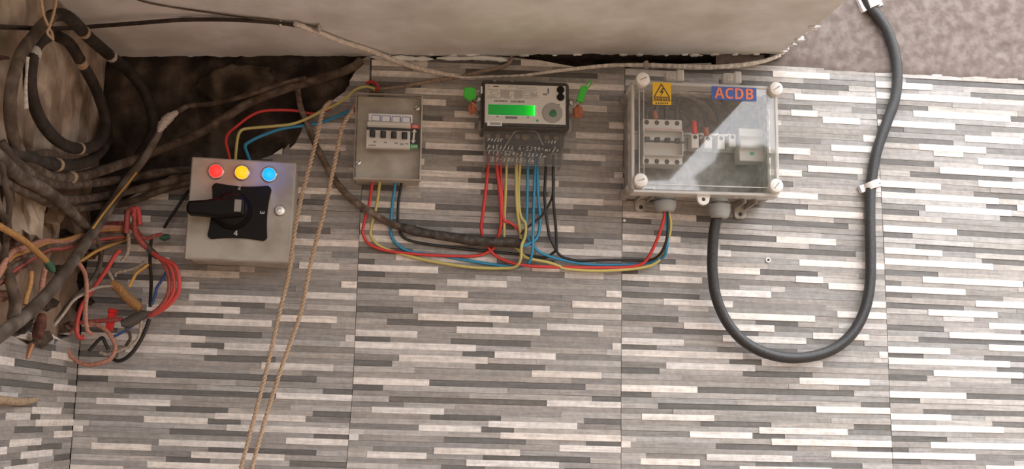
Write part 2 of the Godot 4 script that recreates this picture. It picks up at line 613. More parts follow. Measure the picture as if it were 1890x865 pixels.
func build_setting() -> void:
	var nz := FastNoiseLite.new()
	nz.seed = 5
	nz.frequency = 14.0
	nz.fractal_octaves = 4
	var nz2 := FastNoiseLite.new()
	nz2.seed = 6
	nz2.frequency = 4.0
	nz2.fractal_octaves = 3
	# back wall: masonry core, rough bed behind the tiles, concrete render, tiles
	var wall := thing("wall_back", "back wall clad in grey and cream strip tiles with a dark untiled patch upper left", "wall")
	wall.set_meta("kind", "structure")
	var st := begin()
	bx(st, Vector3(-0.2, 0.0, -0.3), Vector3(3.6, 3.3, -0.1))
	put(wall, "masonry", st, M.concrete)
	var bed := field(-0.02, 3.0, 1.0, 2.3, 0.011,
		func(p: Vector3) -> float:
			var q := pixel(p)
			var n := nz.get_noise_2d(p.x, p.y)
			if Geometry2D.is_point_in_polygon(q, gap):
				return -0.075 + 0.01 * n
			if Geometry2D.is_point_in_polygon(q, hole):
				return -0.020 + 0.016 * n + 0.012 * nz2.get_noise_2d(p.x, p.y)
			return -0.0095,
		func(p: Vector3) -> Color:
			var q := pixel(p)
			var k := 0.75 + 0.5 * nz2.get_noise_2d(p.x * 1.7 + 9.0, p.y * 1.7)
			if Geometry2D.is_point_in_polygon(q, hole):
				k *= 1.25
			return Color(k, k, k))
	put(wall, "mortar_bed", bed, M.core)
	var cp := begin()
	var oval := PackedVector2Array()
	var cc := back(432, 148)
	for i in 26:
		var a := TAU * i / 26.0
		oval.append(Vector2(cc.x + cos(a) * 0.066 + 0.012 * nz.get_noise_1d(i * 3.0), cc.y + sin(a) * 0.031 + 0.01 * nz.get_noise_1d(i * 5.0 + 40.0) + cos(a) * 0.012))
	prism(cp, oval, -0.03, -0.008, 0.003)
	put(wall, "mortar_patch", cp, worn(mat(0.15, 0.115, 0.085, 0.95), M.core.albedo_texture, 3.0))
	# concrete render above the tiles on the right; its lower edge follows the tiles
	var ren := field(1.06, 3.2, 2.03, 3.2, 0.011,
		func(p: Vector3) -> float:
			var q := pixel(p)
			var low := 133.5 + (q.x - 1614.0) * 0.053 + 4.0 * nz.get_noise_1d(p.x * 3.0)
			var left := 1438.0 + 8.0 * nz.get_noise_1d(p.y * 2.0 + 30.0)
			if q.x < 1530.0:
				low = minf(low, 106.0 + (q.x - 1438.0) * 0.28)
			if q.y > low or q.x < left:
				return -0.004 if q.y > low else -0.05
			return 0.002 + 0.0012 * nz.get_noise_2d(p.x * 1.5, p.y * 1.5) - maxf(0.0, nz2.get_noise_2d(p.x * 5.0, p.y * 5.0) - 0.36) * 0.03,
		func(_p: Vector3) -> Color: return Color.WHITE)
	put(wall, "concrete_render", ren, M.concrete)
	var cut := func(p: Vector3) -> bool:
		var q := pixel(p)
		if (p - soffit_a).dot(soffit_n) > -0.004 and q.x < 1445.0:
			return true
		return Geometry2D.is_point_in_polygon(q, hole) or Geometry2D.is_point_in_polygon(q, gap)
	for j in 4:
		for k in 5:
			lay_tile(wall, corner(k, j), corner(k + 1, j), corner(k + 1, j + 1), corner(k, j + 1), j == 2 and k < 3, Vector3.BACK, cut)
	# left wall: plaster above, tiles below
	var side := thing("wall_left", "side wall with broken beige plaster above and strip tiles below in the left corner", "wall")
	side.set_meta("kind", "structure")
	st = begin()
	bx(st, Vector3(-0.3, 0.0, -0.1), Vector3(-0.06, 3.3, 3.4))
	put(side, "masonry", st, M.concrete)
	st = begin()
	var nu := 92
	var nv := 110
	var pt := func(i: int, j: int) -> Vector3:
		var z := -0.02 + (i * 0.006 if i < 80 else 0.48 + (i - 80) * 0.25)
		var y := 1.0 + j * 0.0115
		var q := pixel(Vector3(0, y, maxf(z, 0.0)))
		var n := nz.get_noise_2d(z * 1.4 + 3.0, y * 1.4)
		var x := 0.002 + 0.005 * n
		if q.y > 600.0:
			x = -0.0095
		elif q.y > 330.0 and z < 0.5:
			x += 0.02 * nz2.get_noise_2d(z * 2.5, y * 2.5) - 0.012
		return Vector3(x, y, z)
	for i in nu + 1:
		for j in nv + 1:
			var p: Vector3 = pt.call(i, j)
			var q := pixel(Vector3(0, p.y, maxf(p.z, 0.0)))
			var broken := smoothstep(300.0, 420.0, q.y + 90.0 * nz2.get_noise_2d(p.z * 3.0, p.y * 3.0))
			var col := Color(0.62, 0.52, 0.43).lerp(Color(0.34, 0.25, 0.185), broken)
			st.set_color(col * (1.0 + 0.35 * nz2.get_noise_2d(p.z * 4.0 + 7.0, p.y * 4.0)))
			st.set_uv(Vector2(p.z, p.y))
			st.add_vertex(p)
	for i in nu:
		for j in nv:
			var a := i * (nv + 1) + j
			for g in [a, a + nv + 1, a + nv + 2, a, a + nv + 2, a + 1]:
				st.add_index(g)
	st.generate_normals()
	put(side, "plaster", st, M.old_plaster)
	var cut_left := func(p: Vector3) -> bool:
		var q := pixel(p)
		return q.y < 612.0 + 26.0 * nz.get_noise_1d(p.z * 4.0)
	for j in [1, 2, 3]:
		for i in 3:
			var y0 := corner(0, j).y
			var y1 := corner(0, j + 1).y
			var z0 := 0.45 * (i + 1)
			var z1 := 0.45 * i + 0.003
			lay_tile(side, Vector3(0, y0, z0), Vector3(0, y0, z1), Vector3(0, y1, z1), Vector3(0, y1, z0), j == 2, Vector3.RIGHT, cut_left)
	# the largest strips in view stand alone, the others are joined
	strips.sort_custom(func(s, t): return s.area > t.area)
	var rest := {wall: begin(), side: begin()}
	for i in strips.size():
		var s: Dictionary = strips[i]
		if i < 300:
			st = begin()
			shape_strip(st, s)
			put(s.tile, "tile_strip", st, M.strip)
		else:
			shape_strip(rest[s.tile.get_parent()], s)
	for w in rest:
		var m := put(w, "tile_strips", rest[w], M.strip)
		m.set_meta("kind", "stuff")
	for w in [wall, side]:
		for t in w.get_children():
			if t.get_child_count() == 0 and not t is MeshInstance3D:
				w.remove_child(t)
				t.free()
	# slab overhead: plaster skin with a ragged back edge, concrete above it
	var ub := (back(1440, 101) - soffit_a)
	var long := ub.length()
	var base := Basis(ub / long, soffit_n, Vector3.BACK)
	var top := thing("ceiling", "plastered underside of the concrete slab with a ragged cracked back edge", "ceiling", Transform3D(base, soffit_a))
	top.set_meta("kind", "structure")
	var inv := top.transform.affine_inverse()
	var d := ray(1560, 0)
	var far := inv * (eye + d * ((soffit_a - eye).dot(soffit_n) / d.dot(soffit_n)))
	var edge := func(z: float) -> float: return long + (far.x - long) / far.z * z
	st = begin()
	var prev := []
	var cuts := [0.0, 0.02, 0.05, 0.09, 0.14, 0.2, 0.28, 0.4, 0.6, 0.85, 1.1, 1.35]
	for i in 221:
		var f := i / 220.0
		var line := []
		for c in cuts:
			var xe: float = edge.call(c)
			if c < 0.5:
				xe += 0.005 * nz.get_noise_1d(c * 6.0 + 70.0) + 0.003 * nz.get_noise_1d(c * 30.0)
			var x := lerpf(-0.4, xe, f)
			var z: float = c
			var y := 0.0025 * nz2.get_noise_2d(x * 0.7, c * 0.7)
			if c == 0.0:
				z = -0.004 + 0.009 * nz.get_noise_1d(x * 1.6) + 0.005 * nz.get_noise_1d(x * 6.0 + 50.0)
				if x > 0.62:
					z += 0.006
			line.append(Vector3(x, y, z))
		var lip: Vector3 = line[0] + Vector3(0, 0.016, 0.0)
		if i > 0:
			for j in cuts.size() - 1:
				quad(st, prev[j], line[j], line[j + 1], prev[j + 1])
			quad(st, prev[cuts.size()], lip, line[0], prev[0])
		if i == 220:
			for j in cuts.size() - 1:
				quad(st, line[j], line[j] + Vector3.UP * 0.016, line[j + 1] + Vector3.UP * 0.016, line[j + 1])
		line.append(lip)
		prev = line
	put(top, "plaster_skin", st, M.plaster)
	st = begin()
	var foot := PackedVector2Array([Vector2(-0.4, 0.3), Vector2(-0.4, -1.35), Vector2(edge.call(1.35) - 0.004, -1.35), Vector2(long - 0.004, 0.0), Vector2(long - 0.004, 0.3)])
	prism(st, foot, 0.014, 0.14, 0.0, Transform3D(Basis(Vector3.RIGHT, Vector3.FORWARD, Vector3.UP), Vector3.ZERO))
	put(top, "slab", st, M.concrete)
	# flakes of plaster along the broken edges
	for i in 34:
		var x := rng.randf_range(0.45, long)
		var s := rng.randf_range(0.002, 0.0055)
		st = begin()
		var at := Vector3(x, -0.001, rng.randf_range(0.0, 0.01))
		if i > 18:
			var c := rng.randf_range(0.0, 0.16)
			at = Vector3(edge.call(c) + rng.randf_range(-0.004, 0.006), rng.randf_range(-0.003, 0.006), c)
		blob(st, at, Vector3(s * rng.randf_range(1.0, 2.6), s * 0.6, s), 0.7, i, 8)
		put(top, "plaster_flake", st, M.plaster)
	# a peeling ridge of plaster where the slab meets the tiles
	for q in [[684, 105, 720, 106, 760, 108, 800, 109], [806, 107, 850, 108, 890, 107, 915, 109, 938, 112], [1062, 96, 1120, 94, 1180, 95]]:
		st = begin()
		tube(st, smooth_path(path(q, [0.004, 0.009, 0.004])), 0.0042, 6, [0.3, 1.0, 0.7, 1.2, 0.9, 1.1, 0.2], 0.25)
		put(top, "plaster_ridge", st, M.plaster, inv)
	# floor, and the far side of the yard, which only shows mirrored in the clear lid
	st = begin()
	bx(st, Vector3(-6, -0.2, 2.0), Vector3(9, 0.0, 9.0))
	bx(st, Vector3(1.9, -0.2, -0.3), Vector3(9, 0.0, 2.0))
	var fl := single("floor", st, M.floor, "pale worn concrete floor of the open yard", "floor")
	fl.set_meta("kind", "structure")
	st = begin()
	bx(st, Vector3(-6, -0.2, -0.3), Vector3(1.9, 0.0, 2.0))
	var fi := single("floor", st, M.floor_stone, "reddish brown stone floor under the slab", "floor")
	fi.set_meta("kind", "structure")
	st = begin()
	bx(st, Vector3(-6, 0.0, 8.2), Vector3(9, 2.5, 8.4))
	var bw := single("wall_front", st, M.yard, "plain boundary wall across the yard behind the viewer", "wall")
	bw.set_meta("kind", "structure")
	st = begin()
	bx(st, Vector3(5.6, 0.0, -0.3), Vector3(5.8, 2.8, 8.2))
	var rw := single("wall_right", st, M.yard, "plain boundary wall along the open right side of the yard", "wall")
	rw.set_meta("kind", "structure")
	for i in 2:
		var tx := [3.25, 4.72][i] as float
		var tz := [7.2, 7.0][i] as float
		var tr := thing("tree", ["small leafy tree by the yard wall, left of two", "small leafy tree by the yard wall, right of two"][i], "tree", Transform3D(Basis(), Vector3(tx, 0, tz)), "trees in the yard")
		st = begin()
		tube(st, PackedVector3Array([Vector3(0, 0, 0), Vector3(0.05, 1.4, 0.03), Vector3(0, 2.8, 0)]), 0.07, 8, [1.2, 0.9, 0.6])
		put(tr, "trunk", st, M.old_brown)
		st = begin()
		for k in 5:
			blob(st, Vector3(0.32 * sin(k * 2.1), [2.9, 3.15, 2.75, 3.3, 2.6][k] + i * 0.12, 0.3 * cos(k * 2.1)), Vector3(0.36, 0.42, 0.36), 0.9, 200 + i * 7 + k, 16)
		put(tr, "crown", st, M.foliage)

# ---------------------------------------------------------------- boxes on the wall
func frame(tl: Vector2, tr: Vector2, br: Vector2, bl: Vector2, z: float) -> Array:  # the upright frame of a box whose front face has these corners
	var a := back(tl.x, tl.y, z)
	var b := back(tr.x, tr.y, z)
	var c := back(br.x, br.y, z)
	var d := back(bl.x, bl.y, z)
	var u := ((b - a) + (c - d)).normalized()
	var m := (a + b + c + d) / 4.0
	return [Transform3D(Basis(u, Vector3.BACK.cross(u), Vector3.BACK), Vector3(m.x, m.y, 0.0)), ((b - a).length() + (c - d).length()) / 2.0, ((a - d).length() + (b - c).length()) / 2.0]

func lo(x: Transform3D, px: float, py: float, z: float) -> Vector3:
	return x.affine_inverse() * back(px, py, z)

func area(x: Transform3D, r: Array, z: float) -> Rect2:
	var a := lo(x, r[0], r[1], z)
	var b := lo(x, r[2], r[3], z)
	return Rect2(minf(a.x, b.x), minf(a.y, b.y), absf(b.x - a.x), absf(b.y - a.y))

func plate(parent: Node, called: String, x: Transform3D, r: Array, z0: float, z1: float, m: Material, round := 0.0, bevel := 0.0) -> MeshInstance3D:
	var q := area(x, r, z1)
	var c := q.get_center()
	return put(parent, called, slab_shape(rrect(q.size.x, q.size.y, round, c.x, c.y), z0, z1, bevel), m)

func turned_at(parent: Node, called: String, p: Vector3, prof: Array, m: Material, n := 20, basis := Basis()) -> MeshInstance3D:
	var st := begin()
	lathe(st, prof, n, Transform3D(basis, Vector3.ZERO))
	return put(parent, called, st, m, Transform3D(Basis(), p))

func screw(parent: Node, called: String, p: Vector3, r: float, angle: float) -> void:
	var s := turned_at(parent, called, p, [r, -0.002, r, 0.0012, r * 0.75, 0.002, 0.0, 0.0022], M.steel, 16)
	var st := begin()
	prism(st, rrect(r * 1.7, r * 0.3), 0.0012, 0.0024, 0.0, Transform3D(Basis(Vector3.BACK, angle), Vector3.ZERO))
	put(s, "slot", st, M.slot)

const GLYPH := {"P": [0, 0, 0.1, 1, 9, 0.1, 1, 0.7, 0.85, 0.5, 0.55, 0.05, 0.5], "4": [0.5, 1, 0, 0.4, 0.8, 0.4, 9, 0.6, 0.8, 0.5, 0], "5": [0.8, 1, 0.2, 1, 0.1, 0.55, 0.6, 0.55, 0.6, 0.1, 0, 0], "1": [0.3, 0, 0.5, 1],
	"/": [0, -0.2, 0.7, 1.1], "A": [0, 0, 0.45, 1, 0.7, 0, 9, 0.15, 0.4, 0.6, 0.4], "-": [0.1, 0.45, 0.6, 0.5], "3": [0.1, 1, 0.7, 0.9, 0.3, 0.55, 0.7, 0.25, 0, 0], "9": [0.6, 0.9, 0.15, 0.9, 0.1, 0.55, 0.55, 0.55, 0.6, 0.9, 0.5, 0],
	"=": [0.05, 0.6, 0.6, 0.62, 9, 0.05, 0.3, 0.6, 0.32], "m": [0, 0, 0.1, 0.5, 0.3, 0.45, 0.35, 0, 0.4, 0.5, 0.65, 0.45, 0.7, 0], "r": [0.1, 0, 0.2, 0.55, 0.5, 0.5], "o": [0.1, 0.1, 0.1, 0.5, 0.5, 0.5, 0.5, 0.1, 0.1, 0.1],
	"F": [0.05, 0, 0.2, 1, 0.8, 1, 9, 0.12, 0.5, 0.55, 0.5], "2": [0.1, 0.85, 0.5, 1, 0.6, 0.65, 0, 0, 0.7, 0.05], "6": [0.6, 1, 0.15, 0.5, 0.1, 0.1, 0.5, 0.05, 0.5, 0.45, 0.15, 0.4], "I": [0.1, 0, 0.6, 0, 9, 0.3, 0, 0.45, 1, 9, 0.2, 1, 0.7, 1],
	"7": [0.1, 1, 0.7, 0.95, 0.3, 0], "0": [0.1, 0.3, 0.3, 0, 0.6, 0.4, 0.5, 1, 0.15, 0.8, 0.1, 0.3], "S": [0.7, 0.95, 0.2, 0.9, 0.2, 0.55, 0.6, 0.45, 0.5, 0.05, 0, 0.05], "Y": [0, 1, 0.3, 0.5, 9, 0.7, 1, 0.1, 0]}

func handwriting(st: SurfaceTool, s: String, x: Transform3D, from: Vector2, to: Vector2, h: float, z: float) -> void:
	var a := lo(x, from.x, from.y, z)
	var b := lo(x, to.x, to.y, z)
	for i in s.length():
		if not GLYPH.has(s[i]):
			continue
		var o := a.lerp(b, float(i) / s.length())
		var w := (b - a).length() / s.length()
		var line := PackedVector3Array()
		var g: Array = GLYPH[s[i]]
		var k := 0
		while k <= g.size():
			if k == g.size() or g[k] is int and g[k] == 9:
				if line.size() > 1:
					tube(st, line, 0.00055, 4)
				line = PackedVector3Array()
				k += 1
				continue
			line.append(o + Vector3((g[k] + g[k + 1] * 0.25) * w * 0.8, g[k + 1] * h, 0.0))
			k += 2

func meter_print() -> ImageTexture:  # the fine print of the face: unreadable dashes, frames and a bar code
	var w := 600
	var h := 300
	var im := Image.create(w, h, false, Image.FORMAT_RGB8)
	im.fill(Color(0.92, 0.92, 0.91))
	var g := RandomNumberGenerator.new()
	g.seed = 3
	var ink := Color(0.6, 0.6, 0.6)
	im.fill_rect(Rect2i(60, 12, 40, 7), Color(0.2, 0.2, 0.2))
	im.fill_rect(Rect2i(20, 12, 8, 7), Color(0.3, 0.3, 0.3))
	for line in 8:
		var y := 12 + line * 13
		var x := 150 if line < 2 else 16
		while x < 385:
			var n := g.randi_range(5, 18)
			if g.randf() < 0.8 and not (line > 2 and (x > 90 and x < 100 or x > 195 and x < 210)):
				im.fill_rect(Rect2i(x, y, n, 6), ink.lightened(g.randf_range(0.0, 0.35)))
			x += n + 3
	for r in [Rect2i(112, 40, 70, 62), Rect2i(215, 40, 64, 62), Rect2i(335, 62, 46, 26)]:
		im.fill_rect(r, Color(0.78, 0.78, 0.78))
		for y in range(r.position.y + 4, r.end.y - 4, 9):
			im.fill_rect(Rect2i(r.position.x + 4, y, r.size.x - 8, 4), Color(0.68, 0.68, 0.69))
	for k in 9:
		im.fill_rect(Rect2i(70 + k * 11, 122, 7, 14), Color(0.38, 0.37, 0.36))
	var x := 190
	while x < 290:
		var n := g.randi_range(1, 4)
		im.fill_rect(Rect2i(x, 122, n, 16), Color(0.25, 0.24, 0.24))
		x += n + g.randi_range(1, 3)
	for q in [[465, 20, 10, 40], [430, 60, 34, 14], [540, 140, 18, 10], [530, 215, 36, 4], [530, 190, 14, 8], [36, 236, 26, 8], [86, 240, 14, 14], [150, 240, 90, 26], [310, 238, 20, 18], [20, 240, 6, 10]]:
		im.fill_rect(Rect2i(q[0], q[1], q[2], q[3]), Color(0.56, 0.56, 0.56) if q[2] > 15 else Color(0.33, 0.33, 0.33))
	return ImageTexture.create_from_image(im)

func face_quad(q: Rect2, z: float) -> SurfaceTool:  # a thin printed sheet with its own texture coordinates
	var st := begin()
	prism(st, PackedVector2Array([q.position, Vector2(q.end.x, q.position.y), q.end, Vector2(q.position.x, q.end.y)]), z - 0.0006, z - 0.0001)
	var c := [Vector3(q.position.x, q.position.y, z), Vector3(q.end.x, q.position.y, z), Vector3(q.end.x, q.end.y, z), Vector3(q.position.x, q.end.y, z)]
	var t := [Vector2(0, 1), Vector2(1, 1), Vector2(1, 0), Vector2(0, 0)]
	for g in [0, 2, 1, 0, 3, 2]:
		st.set_normal(Vector3.BACK)
		st.set_color(Color.WHITE)
		st.set_uv(t[g])
		st.add_vertex(c[g])
	return st

func build_boxes() -> void:
	build_switch()
	build_breaker_box()
	build_meter()
	build_distribution_box()

func build_switch() -> void:
	var z := 0.095
	var f := frame(Vector2(356, 290), Vector2(552, 299), Vector2(529, 486), Vector2(337, 475), z)
	var x: Transform3D = f[0]
	var w: float = f[1]
	var h: float = f[2]
	var t := thing("changeover_switch", "grey steel changeover switch box with red, yellow and blue lamps and a black rotary handle", "switch box", x)
	put(t, "enclosure", slab_shape(rrect(w - 0.006, h - 0.006, 0.002), 0.002, 0.078, 0.001), M.grey_paint)
	put(t, "door", slab_shape(rrect(w, h, 0.002), 0.0785, z, 0.0022), M.grey_paint)
	var lamps := [[399, 316.5, M.lamp_red, Color(1, 0.05, 0.03), "round red indicator lamp, lit", 0.00003], [447, 319, M.lamp_yellow, Color(1, 0.5, 0.05), "round yellow indicator lamp, lit", 0.00003], [497, 322.5, M.lamp_blue, Color(0.1, 0.4, 1), "round blue indicator lamp, lit", 0.0001]]
	for l in lamps:
		var p := lo(x, l[0], l[1], z)
		var b := turned_at(t, "indicator_lamp", p, [0.0128, 0.0, 0.0128, 0.003, 0.0115, 0.0042, 0.0102, 0.0042], M.steel, 28)
		b.set_meta("label", l[4])
		turned_at(b, "lamp_lens", Vector3.ZERO, [0.0108, 0.0, 0.0105, 0.006, 0.0095, 0.0085, 0.007, 0.0102, 0.0035, 0.011, 0.0, 0.0112], l[2], 28)
		var o := OmniLight3D.new()
		o.name = "lamp_light"
		o.light_color = l[3]
		o.light_energy = l[5]
		o.light_size = 0.006
		o.omni_range = 6.0
		o.omni_attenuation = 2.0
		o.shadow_enabled = true
		o.position = Vector3(0, 0, 0.022)
		b.add_child(o, true)
	# concave square escutcheon
	var cs := [lo(x, 393, 338, z), lo(x, 383, 441, z), lo(x, 493, 445, z), lo(x, 502, 344, z)]
	var poly := PackedVector2Array()
	for i in 4:
		var a := Vector2(cs[i].x, cs[i].y)
		var b := Vector2(cs[(i + 1) % 4].x, cs[(i + 1) % 4].y)
		var d := Vector2(cs[(i + 3) % 4].x, cs[(i + 3) % 4].y)
		for k in 4:
			var q := a + (d - a).normalized() * 0.006 * (1.0 - k / 3.0) + (b - a).normalized() * 0.006 * (k / 3.0)
			poly.append(a.lerp(q, 0.75) if k in [1, 2] else q)
		for k in range(1, 7):
			var s := k / 7.0
			var e := (b - a).normalized()
			poly.append(a.lerp(b, s * 0.9 + 0.05) + Vector2(-e.y, e.x) * 0.0034 * sin(PI * s))
	put(t, "escutcheon", slab_shape(poly, z, z + 0.006, 0.0012), M.black_plastic)
	var p := lo(x, 427, 386, z + 0.02)
	var g := turned_at(t, "rotary_knob", Vector3(p.x, p.y, z + 0.006), [0.031, 0.0, 0.03, 0.004, 0.027, 0.010, 0.0255, 0.017, 0.022, 0.020, 0.0, 0.0205], M.black_plastic, 32)
	var tip := lo(x, 347, 384, z + 0.03) - Vector3(p.x, p.y, z + 0.006)
	var ang := atan2(tip.y, tip.x)
	var L := Vector2(tip.x, tip.y).length()
	var hp := PackedVector2Array([Vector2(-0.022, -0.0125), Vector2(0.02, -0.0155), Vector2(L * 0.55, -0.0125), Vector2(L * 0.97, -0.0105), Vector2(L * 1.02, -0.004), Vector2(L * 1.02, 0.005), Vector2(L * 0.96, 0.0105), Vector2(L * 0.55, 0.0125), Vector2(0.02, 0.0155), Vector2(-0.022, 0.0125)])
	var st := begin()
	prism(st, hp, 0.014, 0.034, 0.004, Transform3D(Basis(Vector3.BACK, ang), Vector3.ZERO))
	put(g, "handle_lever", st, M.black_plastic)
	st = begin()
	prism(st, rrect(0.0105, 0.019, 0.001, 0.0125, 0.003), 0.0341, 0.0347)
	put(g, "position_window", st, M.breaker_grey)
	for q in [["2", 442, 346, 0.007, z + 0.0061], ["2", 444, 367, 0.0065, z + 0.0061], ["1", 441, 412, 0.0065, z + 0.0061], ["4", 435, 430, 0.008, z + 0.0061], ["3", 484, 392, 0.007, z + 0.0061]]:
		var tp := lo(x, q[1], q[2], q[4])
		words(t, "position_number", q[0], q[3], M.print_white, Transform3D(Basis(Vector3.BACK, -PI / 2 if q[0] == "3" else 0.0), tp), true)
	var sp := lo(x, 517, 389, z)
	var lk := turned_at(t, "door_lock", sp, [0.009, 0.0, 0.009, 0.003, 0.0075, 0.0048, 0.003, 0.0052, 0.003, 0.002, 0.0, 0.002], M.steel, 24)
	lk.set_meta("label", "bright round metal lock")
	# hinge lugs under the door, cable entry on top
	st = begin()
	for k in 3:
		lathe(st, [0.0075, 0.0, 0.0075, 0.006, 0.005, 0.006, 0.005, 0.0], 16, Transform3D(Basis(Vector3.RIGHT, -PI / 2), Vector3(lo(x, [425, 438, 458][k], 292, 0.05).x, h / 2 - 0.004, 0.05)))
	put(t, "cable_grommet", st, M.black_plastic)

func build_breaker_box() -> void:
	var z := 0.065
	var f := frame(Vector2(658.5, 170), Vector2(782, 174.5), Vector2(776, 333), Vector2(650, 329), z)
	var x: Transform3D = f[0]
	var w: float = f[1]
	var h: float = f[2]
	var t := thing("breaker_box", "plain pale grey steel box with a four pole breaker in its cover", "breaker box", x)
	put(t, "enclosure", slab_shape(rrect(w - 0.005, h - 0.005, 0.002), 0.002, 0.05, 0.001), M.grey_paint)
	put(t, "cover", slab_shape(rrect(w, h, 0.0015), 0.0505, z, 0.0022), M.grey_paint)
	screw(t, "cover_screw", lo(x, 769.5, 199.5, z), 0.0045, 0.6)
	screw(t, "cover_screw", lo(x, 661.5, 300, z), 0.0045, 0.9)
	var s := plate(t, "on_off_sticker", x, [757.5, 230, 773, 274], z, z + 0.0006, M.print_dark)
	s.set_meta("label", "small red, black and green sticker with a white double arrow")
	plate(s, "red_band", x, [757.5, 230, 774.5, 237], z + 0.0006, z + 0.0009, M.red_print)
	plate(s, "green_band", x, [756.5, 266, 771, 274.5], z + 0.0006, z + 0.0009, M.green_print)
	var c := lo(x, 763.8, 251.5, z)
	var ar := PackedVector2Array()
	for q in [[0, 0.0125], [-0.0042, 0.007], [-0.0016, 0.0075], [-0.0016, -0.0075], [-0.0042, -0.007], [0, -0.0125], [0.0042, -0.007], [0.0016, -0.0075], [0.0016, 0.0075], [0.0042, 0.007]]:
		ar.append(Vector2(c.x + q[0] + q[1] * 0.08, c.y + q[1]))
	put(s, "double_arrow", slab_shape(ar, z + 0.0006, z + 0.001), M.print_white)
	words(s, "lettering", "ON", 0.0042, M.print_white, Transform3D(Basis(), lo(x, 766, 233.8, z + 0.001)), true)
	words(s, "lettering", "OFF", 0.0042, M.print_white, Transform3D(Basis(), lo(x, 764, 270.5, z + 0.001)), true)
	# the breaker itself
	var b := thing("circuit_breaker", "four pole breaker with dark toggles and white labels in the plain grey box", "circuit breaker", x, "four pole breakers")
	var e := z + 0.0004
	plate(b, "lower_body", x, [676, 239, 756.5, 274.5], e, z + 0.012, M.breaker, 0.001, 0.0012)
	plate(b, "dark_recess", x, [677, 233, 756.8, 246], e, z + 0.008, M.toggle)
	var rd := area(x, [678.5, 222, 757.5, 236.5], z + 0.011)
	var st := begin()
	var rr := Transform3D(Basis(Vector3.BACK, Vector3.UP, Vector3.LEFT), Vector3(rd.end.x, rd.get_center().y, 0))
	prism(st, PackedVector2Array([Vector2(e, -rd.size.y / 2), Vector2(z + 0.010, -rd.size.y / 2), Vector2(z + 0.0135, -rd.size.y / 4), Vector2(z + 0.0125, rd.size.y / 4), Vector2(z + 0.008, rd.size.y / 2), Vector2(e, rd.size.y / 2)]), 0.0, rd.size.x, 0.0, rr)
	put(b, "ridge", st, M.breaker)
	plate(b, "label_carrier", x, [680, 208.5, 761, 226], e, z + 0.007, M.label_white, 0.001, 0.001)
	for k in 4:
		var q: Array = [686.0 + k * 18.6, 211.5 + k * 1.2]
		var lab := plate(b, "label_window", x, [q[0], q[1], q[0] + 16.5, q[1] + 12.5], z + 0.007, z + 0.0076, M.label_blue, 0.002)
		plate(lab, "label_paper", x, [q[0] + 1.2, q[1] + 1.3, q[0] + 14.6, q[1] + 11.2], z + 0.0076, z + 0.008, M.label_white, 0.001)
		var tx: float = 683.6 + k * 19.7
		var ty: float = 240.0 + k * 1.2
		plate(b, "toggle_slot", x, [tx - 1.0, ty, tx + 9.0, ty + 13.5], z + 0.0122, z + 0.0126, M.slot)
		var tg := plate(b, "toggle", x, [tx, ty - 1.0, tx + 7.4, ty + 11.5], z + 0.008, z + 0.021, M.toggle, 0.001, 0.0015)
		tg.position.z = 0.0
		plate(b, "print_mark", x, [tx + 5.0, ty + 20.0, tx + 11.0, ty + 23.0], z + 0.012, z + 0.0123, M.breaker_grey)
	plate(b, "rating_print", x, [680, 266.5, 694, 269.5], z + 0.012, z + 0.0123, M.breaker_grey)
	plate(b, "rating_print", x, [738, 264, 745, 268], z + 0.012, z + 0.0123, M.breaker_grey)

